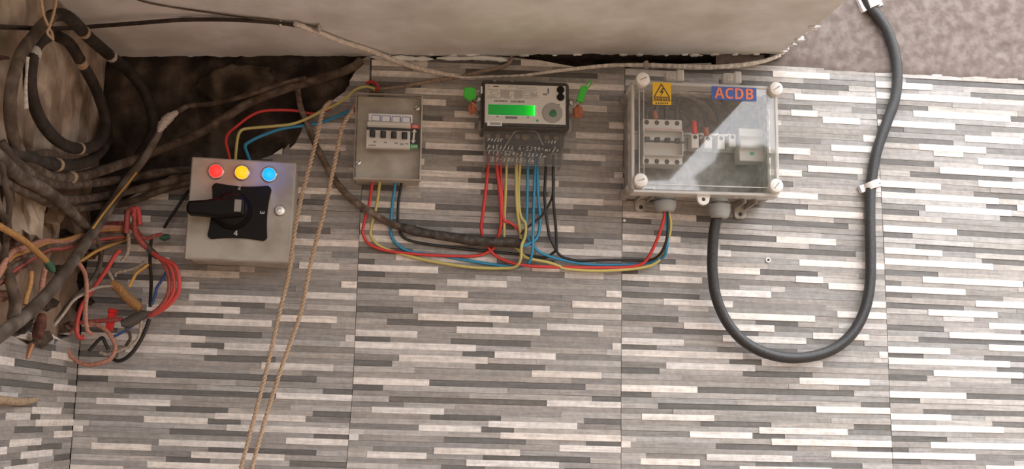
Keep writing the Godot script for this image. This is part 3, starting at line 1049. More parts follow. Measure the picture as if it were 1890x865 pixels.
func build_meter() -> void:
	var z := 0.068
	var f := frame(Vector2(895.5, 154), Vector2(1044, 158.5), Vector2(1043, 231), Vector2(893.6, 227), z)
	var x: Transform3D = f[0]
	var t := thing("energy_meter", "three phase energy meter with a green lit display and clear terminal cover", "energy meter", x)
	plate(t, "housing", x, [889, 147.5, 1050.5, 242], 0.004, z - 0.004, M.meter_body, 0.006, 0.003)
	plate(t, "face_window", x, [892.5, 151.5, 1047, 235.5], z - 0.004, z - 0.0015, M.meter_body, 0.003, 0.001)
	var fq := area(x, [895.5, 155, 1044, 230], z)
	var pm := mat(1, 1, 1, 0.4)
	pm.albedo_texture = meter_print()
	pm.albedo_color = Color(0.86, 0.85, 0.83)
	var face := put(t, "face_plate", face_quad(fq, z), pm)
	# display: lit from its right end
	var dm := mat(0.0, 0.05, 0.01, 0.2)
	var gr := Gradient.new()
	gr.offsets = PackedFloat32Array([0.0, 0.45, 0.75, 0.93, 0.975, 1.0])
	gr.colors = PackedColorArray([Color(0.09, 0.42, 0.13), Color(0.02, 0.5, 0.15), Color(0.0, 0.6, 0.14), Color(0.0, 0.88, 0.1), Color(0.45, 1.0, 0.5), Color(0.1, 0.75, 0.2)])
	var gt := GradientTexture2D.new()
	gt.gradient = gr
	gt.width = 256
	gt.height = 8
	dm.emission_enabled = true
	dm.emission = Color.WHITE
	dm.emission_operator = BaseMaterial3D.EMISSION_OP_MULTIPLY
	dm.emission_texture = gt
	dm.emission_energy_multiplier = 0.17
	var dq := area(x, [901, 192.5, 988.8, 214], z)
	plate(face, "display_bezel", x, [899.8, 191.2, 990.4, 215.6], z, z + 0.0004, M.label_white)
	var scr := put(t, "display_screen", face_quad(dq, z + 0.0012), dm)
	scr.set_meta("label", "green backlit display, brightest at its right end")
	var al := AreaLight3D.new()
	al.name = "display_light"
	al.area_size = Vector2(dq.size.x, dq.size.y)
	al.light_color = Color(0.1, 1.0, 0.25)
	al.light_energy = 0.00015
	al.area_range = 5.0
	al.area_attenuation = 2.0
	al.shadow_enabled = true
	al.position = Vector3(dq.get_center().x, dq.get_center().y, z + 0.003)
	al.rotation = Vector3(0, PI, 0)
	t.add_child(al, true)
	for py in [166.0, 179.5]:
		turned_at(t, "button", lo(x, 1034.7, py, z), [0.0064, 0.0, 0.0064, 0.002, 0.0054, 0.003, 0.0, 0.0032], M.black_plastic)
	turned_at(t, "optical_port", lo(x, 1019.5, 208.5, z), [0.0172, 0.0, 0.0172, 0.0012, 0.016, 0.0016, 0.0066, 0.0016, 0.0062, 0.0006], M.breaker_grey, 32)
	M.port = mat(0.03, 0.16, 0.07, 0.3)
	turned_at(t, "port_lens", lo(x, 1020.8, 209.7, z), [0.0064, 0.0005, 0.006, 0.0022, 0.0, 0.003], M.port)
	turned_at(t, "pulse_light", lo(x, 992, 222.5, z), [0.0022, 0.0, 0.0018, 0.0015, 0.0, 0.002], M.green_print, 12)
	var lab := plate(t, "rating_label", x, [899.5, 223, 926.5, 232.5], z, z + 0.0016, M.label_white)
	plate(lab, "grey_field", x, [904, 225.5, 924, 230.5], z + 0.0016, z + 0.0018, M.breaker_grey)
	# side lugs for the seals, hanger on top
	for q in [[884, 189, -1.0], [1054, 195, 1.0]]:
		var p := lo(x, q[0], q[1], z - 0.012)
		var lug := put(t, "seal_lug", slab_shape(rrect(0.014, 0.026, 0.004, p.x - q[2] * 0.001, p.y), 0.02, z - 0.014, 0.002), M.smoky_edge)
		turned_at(lug, "lug_screw", Vector3(p.x, p.y + 0.005, z - 0.014), [0.0042, 0.0, 0.0042, 0.003, 0.003, 0.0042, 0.0, 0.0042], M.steel, 14)
	plate(t, "side_tab", x, [887.5, 159, 890.5, 172], z - 0.01, z - 0.003, M.clip, 0.0, 0.0005)
	for q in [[913, 1047.0], [945, 240.0]]:
		plate(t, "hanger_glint", x, [q[0] - 3.5, 147, q[0] + 3.5, 151], z - 0.012, z - 0.003, M.smoky_edge, 0.001, 0.001)
	plate(t, "side_wing", x, [1043, 219, 1055, 243], 0.02, z - 0.012, M.smoky_edge, 0.003, 0.001)
	plate(t, "side_wing", x, [884.5, 221, 896, 238], 0.02, z - 0.012, M.smoky_edge, 0.003, 0.001)
	# terminal block behind a smoky clear cover
	var zc := 0.056
	plate(t, "terminal_block", x, [897, 240, 1040, 272], 0.004, 0.036, M.meter_body, 0.002, 0.001)
	for k in 8:
		turned_at(t, "terminal_screw", lo(x, 901 + k * 18.0, 251 + k * 0.5, 0.037), [0.0042, -0.001, 0.0042, 0.001, 0.0, 0.0012], M.brass, 14)
	var cov := plate(t, "terminal_cover", x, [894.5, 239, 1041, 305.5], zc - 0.0025, zc, M.smoky, 0.002, 0.0008)
	plate(cov, "cover_side", x, [893.5, 240, 896, 305], 0.012, zc - 0.0026, M.smoky_edge)
	plate(cov, "cover_side", x, [1034.5, 241, 1037, 306.5], 0.012, zc - 0.0026, M.smoky_edge)
	plate(cov, "cover_rim", x, [894.5, 302.6, 1034, 305.5], zc - 0.006, zc + 0.0006, M.smoky_edge)
	# raised arch in the middle of the cover
	var arch := PackedVector3Array()
	for q in [[933, 268], [938, 261], [947, 246], [952, 241.5], [968, 240.5], [988, 242.5], [993, 247], [999, 262], [1003, 268]]:
		arch.append(lo(x, q[0], q[1], zc + 0.0008))
	var st := begin()
	tube(st, arch, 0.0014, 6)
	put(cov, "cover_arch", st, M.smoky_edge)
	turned_at(t, "cover_screw", lo(x, 968, 254, 0.045), [0.005, 0.0, 0.005, 0.004, 0.0, 0.005], M.brass, 16)
	st = begin()
	handwriting(st, "PY/SF", x, Vector2(900, 260), Vector2(929, 261), 0.0045, zc + 0.0004)
	handwriting(st, "-1I6", x, Vector2(1005, 264), Vector2(1028, 264), 0.0045, zc + 0.0004)
	handwriting(st, "P451/1A A-5394=mr/o", x, Vector2(900, 275), Vector2(1034, 280), 0.0072, zc + 0.0004)
	handwriting(st, "F15-524-3=26=Im", x, Vector2(901, 284), Vector2(1010, 291), 0.0066, zc + 0.0004)
	handwriting(st, "57-10=15-1m", x, Vector2(906, 297), Vector2(988, 299), 0.0058, zc + 0.0004)
	put(cov, "handwriting", st, M.print_white)
	# the two plastic seals and the blobs that hold their wire
	var s := thing("security_seal", "square bright green plastic seal left of the energy meter", "seal", Transform3D(), "green plastic seals")
	st = begin()
	var cl := back(866, 173, 0.06)
	var sp := PackedVector2Array()
	for q in [[857, 163], [870, 161], [877, 165], [879, 181], [866, 186.5], [855, 178]]:
		var v := back(q[0], q[1], 0.06) - cl
		sp.append(Vector2(v.x, v.y))
	var spr := PackedVector2Array()
	for k in sp.size():
		spr.append(sp[sp.size() - 1 - k])
	prism(st, spr, -0.004, 0.004, 0.001, Transform3D(Basis(), cl))
	put(s, "tag", st, M.seal_green)
	st = begin()
	tube(st, smooth_path(path([870, 182, 880, 186, 885, 190, 880, 195, 872, 190, 868, 184], [0.061, 0.056, 0.06])), 0.0006, 5)
	put(s, "seal_wire", st, M.steel)
	var s2 := thing("security_seal", "narrow tilted green plastic seal with a wire loop right of the energy meter", "seal", Transform3D(), "green plastic seals")
	st = begin()
	var cr := back(1074, 174, 0.06)
	prism(st, rrect(0.012, 0.029, 0.003), -0.004, 0.004, 0.001, Transform3D(Basis(Vector3.BACK, -0.3), cr))
	put(s2, "tag", st, M.seal_green)
	st = begin()
	tube(st, smooth_path(path([1079, 163, 1084, 154, 1090, 149, 1091, 155, 1084, 163, 1079, 165], [0.06])), 0.0011, 5)
	put(s2, "loop", st, M.seal_green)
	st = begin()
	tube(st, smooth_path(path([1071, 186, 1063, 190, 1056, 194, 1058, 199, 1065, 192, 1071, 187], [0.061, 0.056, 0.06])), 0.0006, 5)
	put(s2, "seal_wire", st, M.steel)
	st = begin()
	blob(st, back(872.5, 199, 0.052), Vector3(0.0068, 0.0115, 0.006), 0.5, 31)
	single("seal_lump", st, M.putty, "orange lead lump under the square green seal left of the meter", "seal", "orange seal lumps")
	st = begin()
	blob(st, back(1066, 206, 0.052), Vector3(0.0092, 0.0115, 0.006), 0.5, 37)
	single("seal_lump", st, M.putty, "orange lead lump under the narrow green seal right of the meter", "seal", "orange seal lumps")

func build_distribution_box() -> void:
	var z := 0.105
	var f := frame(Vector2(1170, 153), Vector2(1436, 161), Vector2(1433, 361), Vector2(1166, 350), z)
	var x: Transform3D = f[0]
	var w: float = f[1]
	var h: float = f[2]
	var t := thing("distribution_box", "large clear lidded plastic distribution box with warning and lettered stickers", "distribution box", x)
	var zb := 0.074
	var bw := w - 0.008
	var bh := h - 0.008
	put(t, "back_panel", slab_shape(rrect(bw, bh, 0.004), 0.004, 0.009), M.back_panel)
	var st := begin()
	var th := 0.0035
	bx(st, Vector3(-bw / 2, -bh / 2, 0.009), Vector3(bw / 2, -bh / 2 + th, zb))
	bx(st, Vector3(-bw / 2, bh / 2 - th, 0.009), Vector3(bw / 2, bh / 2, zb))
	bx(st, Vector3(-bw / 2, -bh / 2, 0.009), Vector3(-bw / 2 + th, bh / 2, zb))
	bx(st, Vector3(bw / 2 - th, -bh / 2, 0.009), Vector3(bw / 2, bh / 2, zb))
	put(t, "base_wall", st, M.poly)
	for sx in [-1, 1]:
		for sy in [-1, 1]:
			turned_at(t, "corner_pillar", Vector3(sx * (bw / 2 + 0.001), sy * (bh / 2 - 0.006), 0.0), [0.0, 0.004, 0.0085, 0.004, 0.0085, zb, 0.0, zb], M.poly, 18)
	# lid: clear front, frosted skirt, four white knobs
	var lid := put(t, "lid", slab_shape(rrect(w - 0.006, h - 0.006, 0.006), z - 0.003, z, 0.0005), M.lid)
	for sy in [-1, 1]:
		st = begin()
		bx(st, Vector3(-w / 2, sy * h / 2 - 0.003, zb + 0.001), Vector3(w / 2, sy * h / 2 + 0.003, z - 0.001), 0.0015)
		put(lid, "lid_skirt", st, M.poly_clear)
		st = begin()
		bx(st, Vector3(sy * w / 2 - 0.003, -h / 2 + 0.003, zb + 0.001), Vector3(sy * w / 2 + 0.003, h / 2 - 0.003, z - 0.001), 0.0015)
		put(lid, "lid_skirt", st, M.poly_clear)
	st = begin()
	bx(st, Vector3(-w / 2 + 0.01, -h / 2 + 0.011, z - 0.0005), Vector3(w / 2 - 0.01, -h / 2 + 0.0125, z + 0.0006))
	bx(st, Vector3(-w / 2 + 0.010, -h / 2 + 0.02, z - 0.0005), Vector3(-w / 2 + 0.0115, h / 2 - 0.012, z + 0.0006))
	bx(st, Vector3(-w / 2 + 0.018, -h / 2 + 0.02, z - 0.0005), Vector3(-w / 2 + 0.019, h / 2 - 0.012, z + 0.0006))
	put(lid, "lid_rib", st, M.poly_clear)
	for q in [[1187, 145.5], [1433, 163], [1183, 332], [1433.5, 342]]:
		var p := lo(x, q[0], q[1], z + 0.01)
		var k := turned_at(t, "lid_knob", Vector3(p.x, p.y, z - 0.02), [0.0085, 0.0, 0.0085, 0.016, 0.0118, 0.018, 0.0122, 0.026, 0.0108, 0.031, 0.006, 0.0322, 0.0, 0.0324], M.knob, 26)
		st = begin()
		prism(st, rrect(0.012, 0.002), 0.0322, 0.0327, 0.0, Transform3D(Basis(Vector3.BACK, q[1] * 0.37), Vector3.ZERO))
		put(k, "knob_slot", st, M.poly)
	for q in [[1246, 140], [1352, 143.5]]:
		var p := lo(x, q[0], q[1], z - 0.012)
		st = begin()
		prism(st, rrect(0.03, 0.017, 0.002, p.x, p.y), zb, z - 0.012, 0.002)
		prism(st, rrect(0.012, 0.02, 0.002, p.x + 0.008, p.y), z - 0.012, z - 0.005, 0.002)
		prism(st, rrect(0.009, 0.011, 0.001, p.x - 0.006, p.y - 0.001), z - 0.012, z - 0.006, 0.002)
		put(t, "lid_hinge", st, M.poly_clear)
	# hasp tab in the middle of the lower edge
	var p := lo(x, 1298.5, 360, z - 0.01)
	var tab := PackedVector2Array([Vector2(p.x + 0.0125, p.y + 0.006), Vector2(p.x - 0.0125, p.y + 0.006)])
	for i in 9:
		var a := PI + PI * i / 8.0
		tab.append(Vector2(p.x + 0.0105 * cos(a), p.y - 0.006 + 0.0105 * sin(a)))
	var hs := put(t, "hasp", slab_shape(tab, z - 0.016, z - 0.010, 0.001), M.knob)
	turned_at(hs, "hasp_hole", Vector3(p.x, p.y - 0.007, z - 0.0098), [0.0032, -0.0015, 0.0032, 0.0, 0.0, 0.0001], M.slot, 12)
	# mounting feet: channels that run back to the wall under the box
	for q in [[1183, 378.0], [1366, 391.0]]:
		var g := lo(x, q[0], q[1], 0.006)
		st = begin()
		prism(st, rrect(0.021, 0.026, 0.006, g.x, g.y + 0.001), 0.0015, 0.007, 0.001)
		prism(st, rrect(0.003, 0.016, 0.0, g.x - 0.0095, g.y + 0.012), 0.0015, zb - 0.002)
		prism(st, rrect(0.003, 0.016, 0.0, g.x + 0.0095, g.y + 0.012), 0.0015, zb - 0.002)
		prism(st, rrect(0.019, 0.003, 0.0, g.x, g.y + 0.018), 0.0015, zb - 0.002)
		var ft := put(t, "mounting_foot", st, M.poly)
		turned_at(ft, "screw_hole", Vector3(g.x, g.y - 0.004, 0.0071), [0.0036, -0.001, 0.0036, 0.0, 0.0, 0.0001], M.slot, 12)
	# cable glands
	for q in [[1228, 391.0], [1328, 403.0]]:
		var a := lo(x, q[0], q[1], 0.05)
		var top := -h / 2 + 0.004
		var l := top - a.y
		var turn := Basis(Vector3.RIGHT, PI / 2)
		var gl := turned_at(t, "cable_gland", Vector3(a.x, top, 0.05), [0.013, 0.0, 0.013, l * 0.35, 0.0195, l * 0.36, 0.0195, l * 0.6, 0.0185, l * 0.72, 0.0155, l * 0.92, 0.0125, l, 0.006, l, 0.006, l - 0.004], M.gland, 10, turn)
		turned_at(gl, "lock_nut", Vector3.ZERO, [0.018, 0.0, 0.018, l * 0.25, 0.0, l * 0.25], M.gland, 6, turn)
	# stickers on the lid
	var ds := plate(t, "danger_sticker", x, [1204.5, 151.5, 1239, 194], z, z + 0.0005, M.sticker_yellow, 0.0006)
	ds.set_meta("label", "yellow danger sticker with a black triangle and bolt")
	var ta := lo(x, 1220.5, 155.5, z)
	var tb := lo(x, 1207, 179, z)
	var tc := lo(x, 1236, 180, z)
	st = begin()
	var tv := [Vector2(ta.x, ta.y), Vector2(tb.x, tb.y), Vector2(tc.x, tc.y)]
	for i in 3:
		var u: Vector2 = tv[i]
		var v: Vector2 = tv[(i + 1) % 3]
		var mid := (u + v) / 2.0
		prism(st, rrect(u.distance_to(v), 0.0016), z + 0.0005, z + 0.0008, 0.0, Transform3D(Basis(Vector3.BACK, (v - u).angle()), Vector3(mid.x, mid.y, 0)))
	put(ds, "warning_triangle", st, M.print_dark)
	var bc: Vector2 = (tv[0] + tv[1] + tv[2]) / 3.0 + Vector2(0, 0.001)
	var bolt := PackedVector2Array()
	for q in [[0.0022, 0.008], [-0.0035, -0.0005], [0.0002, -0.0002], [-0.0028, -0.0085], [0.0038, 0.0018], [0.0006, 0.0015], [0.0042, 0.008]]:
		bolt.append(bc + Vector2(q[0], q[1]))
	put(ds, "bolt", slab_shape(bolt, z + 0.0005, z + 0.0009), M.print_dark)
	words(ds, "lettering", "DANGER", 0.0052, M.print_dark, Transform3D(Basis(), lo(x, 1222, 184, z + 0.0008)), true)
	st = begin()
	for k in 6:
		var q := lo(x, 1211 + k * 4.2, 190.5, z)
		prism(st, rrect(0.0026, 0.002, 0.0, q.x, q.y), z + 0.0005, z + 0.0008)
	put(ds, "small_print", st, M.print_dark)
	var ls := plate(t, "letter_sticker", x, [1313.5, 159, 1396.5, 186.5], z, z + 0.0005, M.sticker_blue)
	ls.set_meta("label", "blue sticker lettered ACDB in orange")
	words(ls, "lettering", "ACDB", 0.0185, M.sticker_orange, Transform3D(Basis(), lo(x, 1355, 173, z + 0.0008)), true)
	# what is inside: rail, breaker, terminals, wires
	var rl := lo(x, 1300, 262, 0.02)
	st = begin()
	bx(st, Vector3(-bw / 2 + 0.006, rl.y - 0.0165, 0.012), Vector3(bw / 2 - 0.006, rl.y + 0.0165, 0.014))
	bx(st, Vector3(-bw / 2 + 0.006, rl.y - 0.0165, 0.014), Vector3(bw / 2 - 0.006, rl.y - 0.012, 0.018))
	bx(st, Vector3(-bw / 2 + 0.006, rl.y + 0.012, 0.014), Vector3(bw / 2 - 0.006, rl.y + 0.0165, 0.018))
	put(t, "mounting_rail", st, M.steel)
	var b := thing("circuit_breaker", "four pole breaker with a red stripe and dark toggles inside the clear box", "circuit breaker", x, "four pole breakers")
	plate(b, "body", x, [1186, 219, 1259.5, 304], 0.0185, 0.055, M.breaker, 0.001, 0.001)
	plate(b, "centre_body", x, [1188, 238, 1261.5, 288], 0.0552, 0.068, M.breaker, 0.001, 0.0015)
	plate(b, "red_stripe", x, [1188.5, 237, 1262, 239], 0.068, 0.0686, M.red_print)
	plate(b, "toggle_recess", x, [1188.5, 257, 1262.5, 264], 0.068, 0.0686, M.breaker_grey)
	plate(b, "toggle_bar", x, [1189.5, 259, 1264, 263.5], 0.072, 0.077, M.toggle, 0.0005, 0.0005)
	for k in 4:
		var kx := 1190.5 + k * 18.9
		var ky := 251.5 + k * 0.8
		plate(b, "toggle", x, [kx, ky, kx + 9.5, ky + 9], 0.0686, 0.078, M.toggle, 0.0008, 0.001)
		for yy in [225.5, 297.0]:
			turned_at(b, "terminal_screw", lo(x, 1193.5 + k * 18.7, yy + k * 0.7, 0.055), [0.0042, 0.0, 0.0042, 0.0004, 0.0, 0.0006], M.slot, 12)
	var blocks := [[1283, 254, 7.0, 8.0], [1307, 257, 7.5, 7.0], [1331, 256, 7.0, 8.0], [1352, 254, 6.5, 7.0]]
	for i in 4:
		var q: Array = blocks[i]
		var tb2 := thing("terminal_block", ["small white terminal under the red lug inside the clear box", "small white terminal under the orange lug inside the clear box", "third small white terminal from the breaker inside the clear box", "small white terminal furthest from the breaker inside the clear box"][i], "terminal", x, "white terminals inside the clear box")
		plate(tb2, "body", x, [q[0] - q[2], q[1] - q[3], q[0] + q[2], q[1] + q[3] * 2.4], 0.0185, 0.045, M.breaker, 0.001, 0.001)
		turned_at(tb2, "terminal_screw", lo(x, q[0], q[1] - 1.0, 0.045), [0.0036, 0.0, 0.0036, 0.0005, 0.0, 0.0007], M.slot, 12)
	var md := thing("surge_arrester", "pale grey module at the right end of the rail inside the clear box", "module", x)
	plate(md, "body", x, [1364, 236, 1412, 298], 0.0185, 0.05, M.breaker, 0.001, 0.001)
	plate(md, "cartridge", x, [1366, 249, 1410, 274], 0.0505, 0.06, M.breaker, 0.001, 0.0015)
	plate(md, "status_window", x, [1384, 280, 1392, 286], 0.05, 0.0505, M.green_print)
	var runs := [[1194, 222, 1196, 203, 1215, 196, 1245, 200, 1268, 212, 1279, 232, 1283, 244], [1212, 222, 1214, 195, 1240, 184, 1275, 188, 1298, 210, 1305, 232, 1307, 247], [1230, 223, 1233, 187, 1262, 176, 1300, 182, 1322, 206, 1329, 232, 1331, 247],
		[1249, 224, 1254, 182, 1285, 171, 1325, 178, 1344, 202, 1351, 230, 1352, 246]]
	for i in 4:
		cable("internal_wire", path(runs[i], [0.05, 0.044 + i * 0.003, 0.04]), 0.0036, M.wire_in, ["lowest of the four dark arched wires inside the clear box", "second lowest of the four dark arched wires inside the clear box", "second highest of the four dark arched wires inside the clear box", "highest of the four dark arched wires inside the clear box"][i], "wire", "arched wires inside the clear box")
	cable("wire_lug", path([1281, 224, 1281, 235, 1282, 246], [0.047]), 0.0048, M.bright_red, "red insulated lug on the first terminal inside the clear box", "lug", "insulated lugs inside the clear box")
	cable("wire_lug", path([1302, 236, 1303, 243, 1305, 250], [0.047]), 0.0048, M.putty, "orange insulated lug on the second terminal inside the clear box", "lug", "insulated lugs inside the clear box")
	cable("wire_lug", path([1208, 205, 1209, 211, 1211, 219], [0.058]), 0.004, M.putty, "orange lug on top of the breaker inside the clear box", "lug", "insulated lugs inside the clear box")

# ---------------------------------------------------------------- wiring between the boxes
func build_wiring() -> void:
	var g1 := "phase wires below the energy meter"
	var g2 := "wires out of the bottom of the plain grey breaker box"
	var g3 := "wires between the meter and the clear box"
	var g4 := "wires into the top of the changeover switch"
	var r := 0.0026
	# from the breaker box
	cable("wire", path([688, 330, 686, 345, 681.5, 376, 672, 411, 670.5, 433, 686, 453, 725, 464, 796, 470.5, 875, 472, 905.6, 462, 914, 453, 917, 446, 916, 436], [0.03, 0.012, 0.008, 0.008, 0.008, 0.006]), r, M.wire_red, "red wire looping from the bottom of the grey breaker box to the meter", "wire", g2)
	cable("wire", path([701, 330, 700, 345, 694.7, 380, 685, 420, 686, 437.6, 708, 457, 782.6, 479, 866, 492.5, 927.6, 494.7, 951.7, 491.4, 961, 477, 962.5, 453, 969, 437, 970, 413, 959.7, 394, 957, 346.5, 959.5, 310, 960, 285], [0.03, 0.012, 0.007, 0.007, 0.012, 0.034, 0.02, 0.02, 0.03]), r, M.wire_yellow, "long yellow wire hanging from the grey breaker box in a low loop to the meter", "wire", g2)
	cable("wire", path([730, 332, 728, 350, 723, 389, 722, 433, 738.6, 455, 765, 466, 815, 472, 866, 481, 927, 490, 959.7, 491, 975.6, 485, 982, 466, 983.6, 439.6, 985, 373, 988, 304, 988, 280], [0.03, 0.01, 0.006, 0.004, 0.004, 0.01, 0.03, 0.02, 0.03]), r, M.wire_blue, "long blue wire hanging from the grey breaker box in a low loop to the meter", "wire", g2)
	cable("wire", path([741, 332, 740, 345, 735, 376, 736, 420, 752, 442, 809, 453, 883.6, 461.7, 958, 469, 1005, 475, 1020, 467, 1026, 461, 1023.5, 456, 1013, 429, 1005.4, 367.8, 1007.5, 309, 1008, 285], [0.03, 0.01, 0.006, 0.006, 0.004, 0.008, 0.02, 0.02, 0.03]), r * 0.95, M.wire_black, "black wire running from the grey breaker box under the taped cable to the meter", "wire", g2)
	# meter tails
	cable("wire", path([901, 282, 901, 304, 897, 346.5, 890.5, 399.7, 888, 418, 891, 440], [0.03, 0.026, 0.018, 0.006]), r * 1.1, M.wire_red, "outermost red wire below the left end of the meter", "wire", g1)
	cable("wire", path([916, 282, 916, 304, 920, 333, 924, 373, 924.6, 413, 918, 442], [0.03, 0.026, 0.018, 0.006]), r * 1.2, M.wire_red, "thick second red wire below the meter, right of the outermost one", "wire", g1)
	cable("wire", path([923.8, 288, 923.8, 309, 926, 360, 929, 403, 940, 410, 951.7, 418, 959, 428, 961, 440], [0.026, 0.018, 0.012, 0.008]), r, M.wire_red, "red wire behind the thick one, bending right to the cable end below the meter", "wire", g1)
	cable("wire", path([935, 282, 935, 304, 933, 360, 931, 400, 930.4, 442], [0.03, 0.022, 0.016, 0.006]), r, M.wire_yellow, "straight pale yellow wire beside the red wires below the meter", "wire", g1)
	cable("wire", path([953, 282, 953, 304, 953, 360, 955, 390, 958, 412, 961, 432, 960, 443], [0.03, 0.024, 0.016, 0.01]), r * 1.1, M.wire_yellow, "thicker yellow wire left of the orange tinted one below the meter", "wire", g1)
	cable("wire", path([974, 282, 974, 304, 973, 373, 972, 410, 974, 440, 983, 452, 997, 466, 1031.5, 478, 1079, 487, 1119, 489, 1165, 488, 1190, 486, 1221, 476, 1231, 455, 1231, 400, 1229, 386], [0.03, 0.024, 0.014, 0.014, 0.012, 0.01, 0.015, 0.045, 0.05]), r, M.wire_blue, "blue wire from the meter running right along the wall to the clear box", "wire", g3)
	cable("wire", path([991.6, 285, 991.6, 309, 993, 360, 997, 405, 991.6, 437, 975.6, 450, 961, 455], [0.03, 0.024, 0.018, 0.018, 0.026, 0.03]), r * 1.05, M.wire_blue, "rightmost blue wire below the meter, curling back to the taped cable end", "wire", g1)
	cable("wire", path([1021, 285, 1021, 309, 1021.6, 373, 1025, 410, 1027, 440, 1027.5, 460, 1030, 467, 1042, 475.5, 1068.7, 481, 1119, 479.5, 1165, 480, 1199, 480, 1218, 469, 1229, 447, 1233, 420, 1232, 386], [0.03, 0.024, 0.016, 0.012, 0.014, 0.02, 0.045, 0.05]), r * 0.95, M.wire_black, "black wire from the right end of the meter along the wall to the clear box", "wire", g3)
	cable("wire", path([1022.5, 330, 1019.5, 362, 1005, 391.7, 990, 407, 973, 419.6, 962, 432], [0.02, 0.02, 0.02]), r * 0.8, M.wire_black, "thin dark wire slanting across the blue wires below the meter", "wire", g1)
	cable("wire", path([899, 449, 901, 456, 914.5, 471.5, 946, 485, 989, 491.5, 1053, 493, 1119, 493.5, 1150, 493, 1171, 491, 1190.5, 482.5, 1207, 455, 1221, 419, 1226, 400, 1227, 386], [0.008, 0.01, 0.02, 0.016, 0.02, 0.045, 0.05]), r * 1.05, M.wire_red, "red wire from the taped cable end along the wall to the clear box", "wire", g3)
	cable("wire", path([950, 455, 958, 462, 973, 475.5, 1010, 483.5, 1030, 490, 1047, 496, 1106, 499.5, 1171, 495.5, 1205, 488, 1222, 472, 1234, 440, 1238, 415, 1236, 400, 1232, 386], [0.01, 0.02, 0.02, 0.016, 0.024, 0.045, 0.05]), r, M.wire_yellow, "yellow wire from the taped cable end along the wall to the clear box", "wire", g3)
	# into the changeover switch
	cable("wire", path([425, 296, 421, 280, 417, 261, 422, 246, 437, 233, 462, 214, 490, 204, 542, 203.7, 580, 210, 610, 200], [0.05, 0.05, 0.035, 0.02, 0.012, 0.006]), r, M.wire_red, "red wire curving out of the top of the changeover switch", "wire", g4)
	cable("wire", path([434.5, 296, 436, 275, 439, 253, 444, 242, 456, 237, 502, 233, 546.5, 226.7, 595, 204.5, 635.5, 184, 655, 166, 677, 160, 692, 165], [0.05, 0.05, 0.04, 0.03, 0.02, 0.03, 0.03]), r, M.wire_yellow, "yellow wire from the top of the changeover switch up to the grey breaker box", "wire", g4)
	cable("wire", path([461.6, 298, 457, 285, 452.5, 270, 460, 262, 482, 251, 522, 237, 579, 229, 610, 220, 640, 207, 662, 200], [0.05, 0.05, 0.04, 0.025, 0.014, 0.02, 0.03]), r * 1.15, M.wire_blue, "blue wire bending sharply out of the top of the changeover switch", "wire", g4)
	cable("wire", path([352, 350, 343, 358, 325, 386, 312, 405, 303, 420], [0.02, 0.03, 0.04]), r, M.wire_black, "black wire slanting down from behind the changeover switch to the green taped joint", "wire")
	cable("wire", path([676, 153, 686, 151, 694, 154, 697, 160, 696, 166], [0.01, 0.02, 0.03]), r, M.wire_red, "short red wire end showing above the grey breaker box", "wire")
	cable("wire", path([685.5, 106, 685, 125, 684.5, 145, 686, 158], [0.003]), r * 0.28, M.wire_black, "thin dark wire hanging down the tile joint above the grey breaker box", "wire")
	# the armoured cable with its taped end
	var t := thing("armoured_cable", "dusty brown armoured cable with a black taped end crossing below the grey breaker box", "cable")
	var st := begin()
	tube(st, smooth_path(path([548, 150, 554, 195, 566, 225, 577, 255, 594, 290, 620, 335, 650, 368, 690, 395, 720, 412, 745, 420], [0.02, 0.02, 0.018, 0.016, 0.017])), 0.0066, 10, [0.75, 0.8, 0.9, 1.0], 0.03)
	put(t, "sheath", st, M.armoured)
	st = begin()
	tube(st, smooth_path(path([738, 418, 760, 424, 790, 431, 830, 437, 870, 443, 910, 446, 945, 447, 966, 450], [0.017, 0.017, 0.018])), 0.0085, 10, [0.8, 1.05, 0.9, 1.0, 1.1, 0.95, 1.05, 0.8], 0.05)
	put(t, "tape_wrap", st, M.tape_black).set_meta("label", "black tape wound round the cable end")
	# the thick black cable
	cable("power_cable", path([1326, 392, 1321, 410, 1317, 435, 1315, 465, 1315, 500, 1321, 545, 1340, 591, 1370, 627, 1410, 650, 1455, 660, 1500, 657, 1540, 643, 1573, 615, 1595, 575, 1605, 530, 1607, 480, 1606, 420, 1606, 370, 1609, 330, 1618, 280, 1636, 228, 1650, 190, 1656, 150, 1653, 105, 1640, 62, 1622, 32, 1603, 8, 1590, -20], [0.05, 0.04, 0.03, 0.022, 0.02, 0.016, 0.0125, 0.0125, 0.012, 0.0115]), 0.0092, M.cable_black, "thick black cable hanging in a long loop from the clear box", "cable", "", 14)
	# two white saddles
	for q in [[1604, 344, -0.38, 0.0065, "white plastic saddle clip on the thick cable at the right of the clear box"], [1603, 6, -0.42, 0.013, "white plastic saddle clip on the thick cable at the top edge on bare concrete"]]:
		var s := thing("saddle_clip", q[4], "cable clip", Transform3D(Basis(Vector3.BACK, -q[2]), back(q[0], q[1], 0.001)), "white saddle clips")
		st = begin()
		var arc := PackedVector2Array()
		for i in 11:
			var a := PI * i / 10.0
			arc.append(Vector2(0.0125 * cos(a), 0.011 + 0.0125 * sin(a)))
		arc.append(Vector2(-0.021, 0.011))
		arc.append(Vector2(-0.021, 0.0))
		arc.append(Vector2(-0.0098, 0.0))
		for i in 9:
			var a := PI - PI * i / 8.0
			arc.append(Vector2(0.0098 * cos(a), 0.011 + 0.0098 * sin(a)))
		arc.append(Vector2(0.0098, 0.0))
		arc.append(Vector2(0.0225, 0.0))
		arc.append(Vector2(0.0225, 0.004))
		arc.append(Vector2(0.0125, 0.005))
		prism(st, arc, -q[3], q[3], 0.0, Transform3D(Basis(Vector3.RIGHT, Vector3.BACK, Vector3.DOWN), Vector3.ZERO))
		put(s, "strap", st, M.clip)
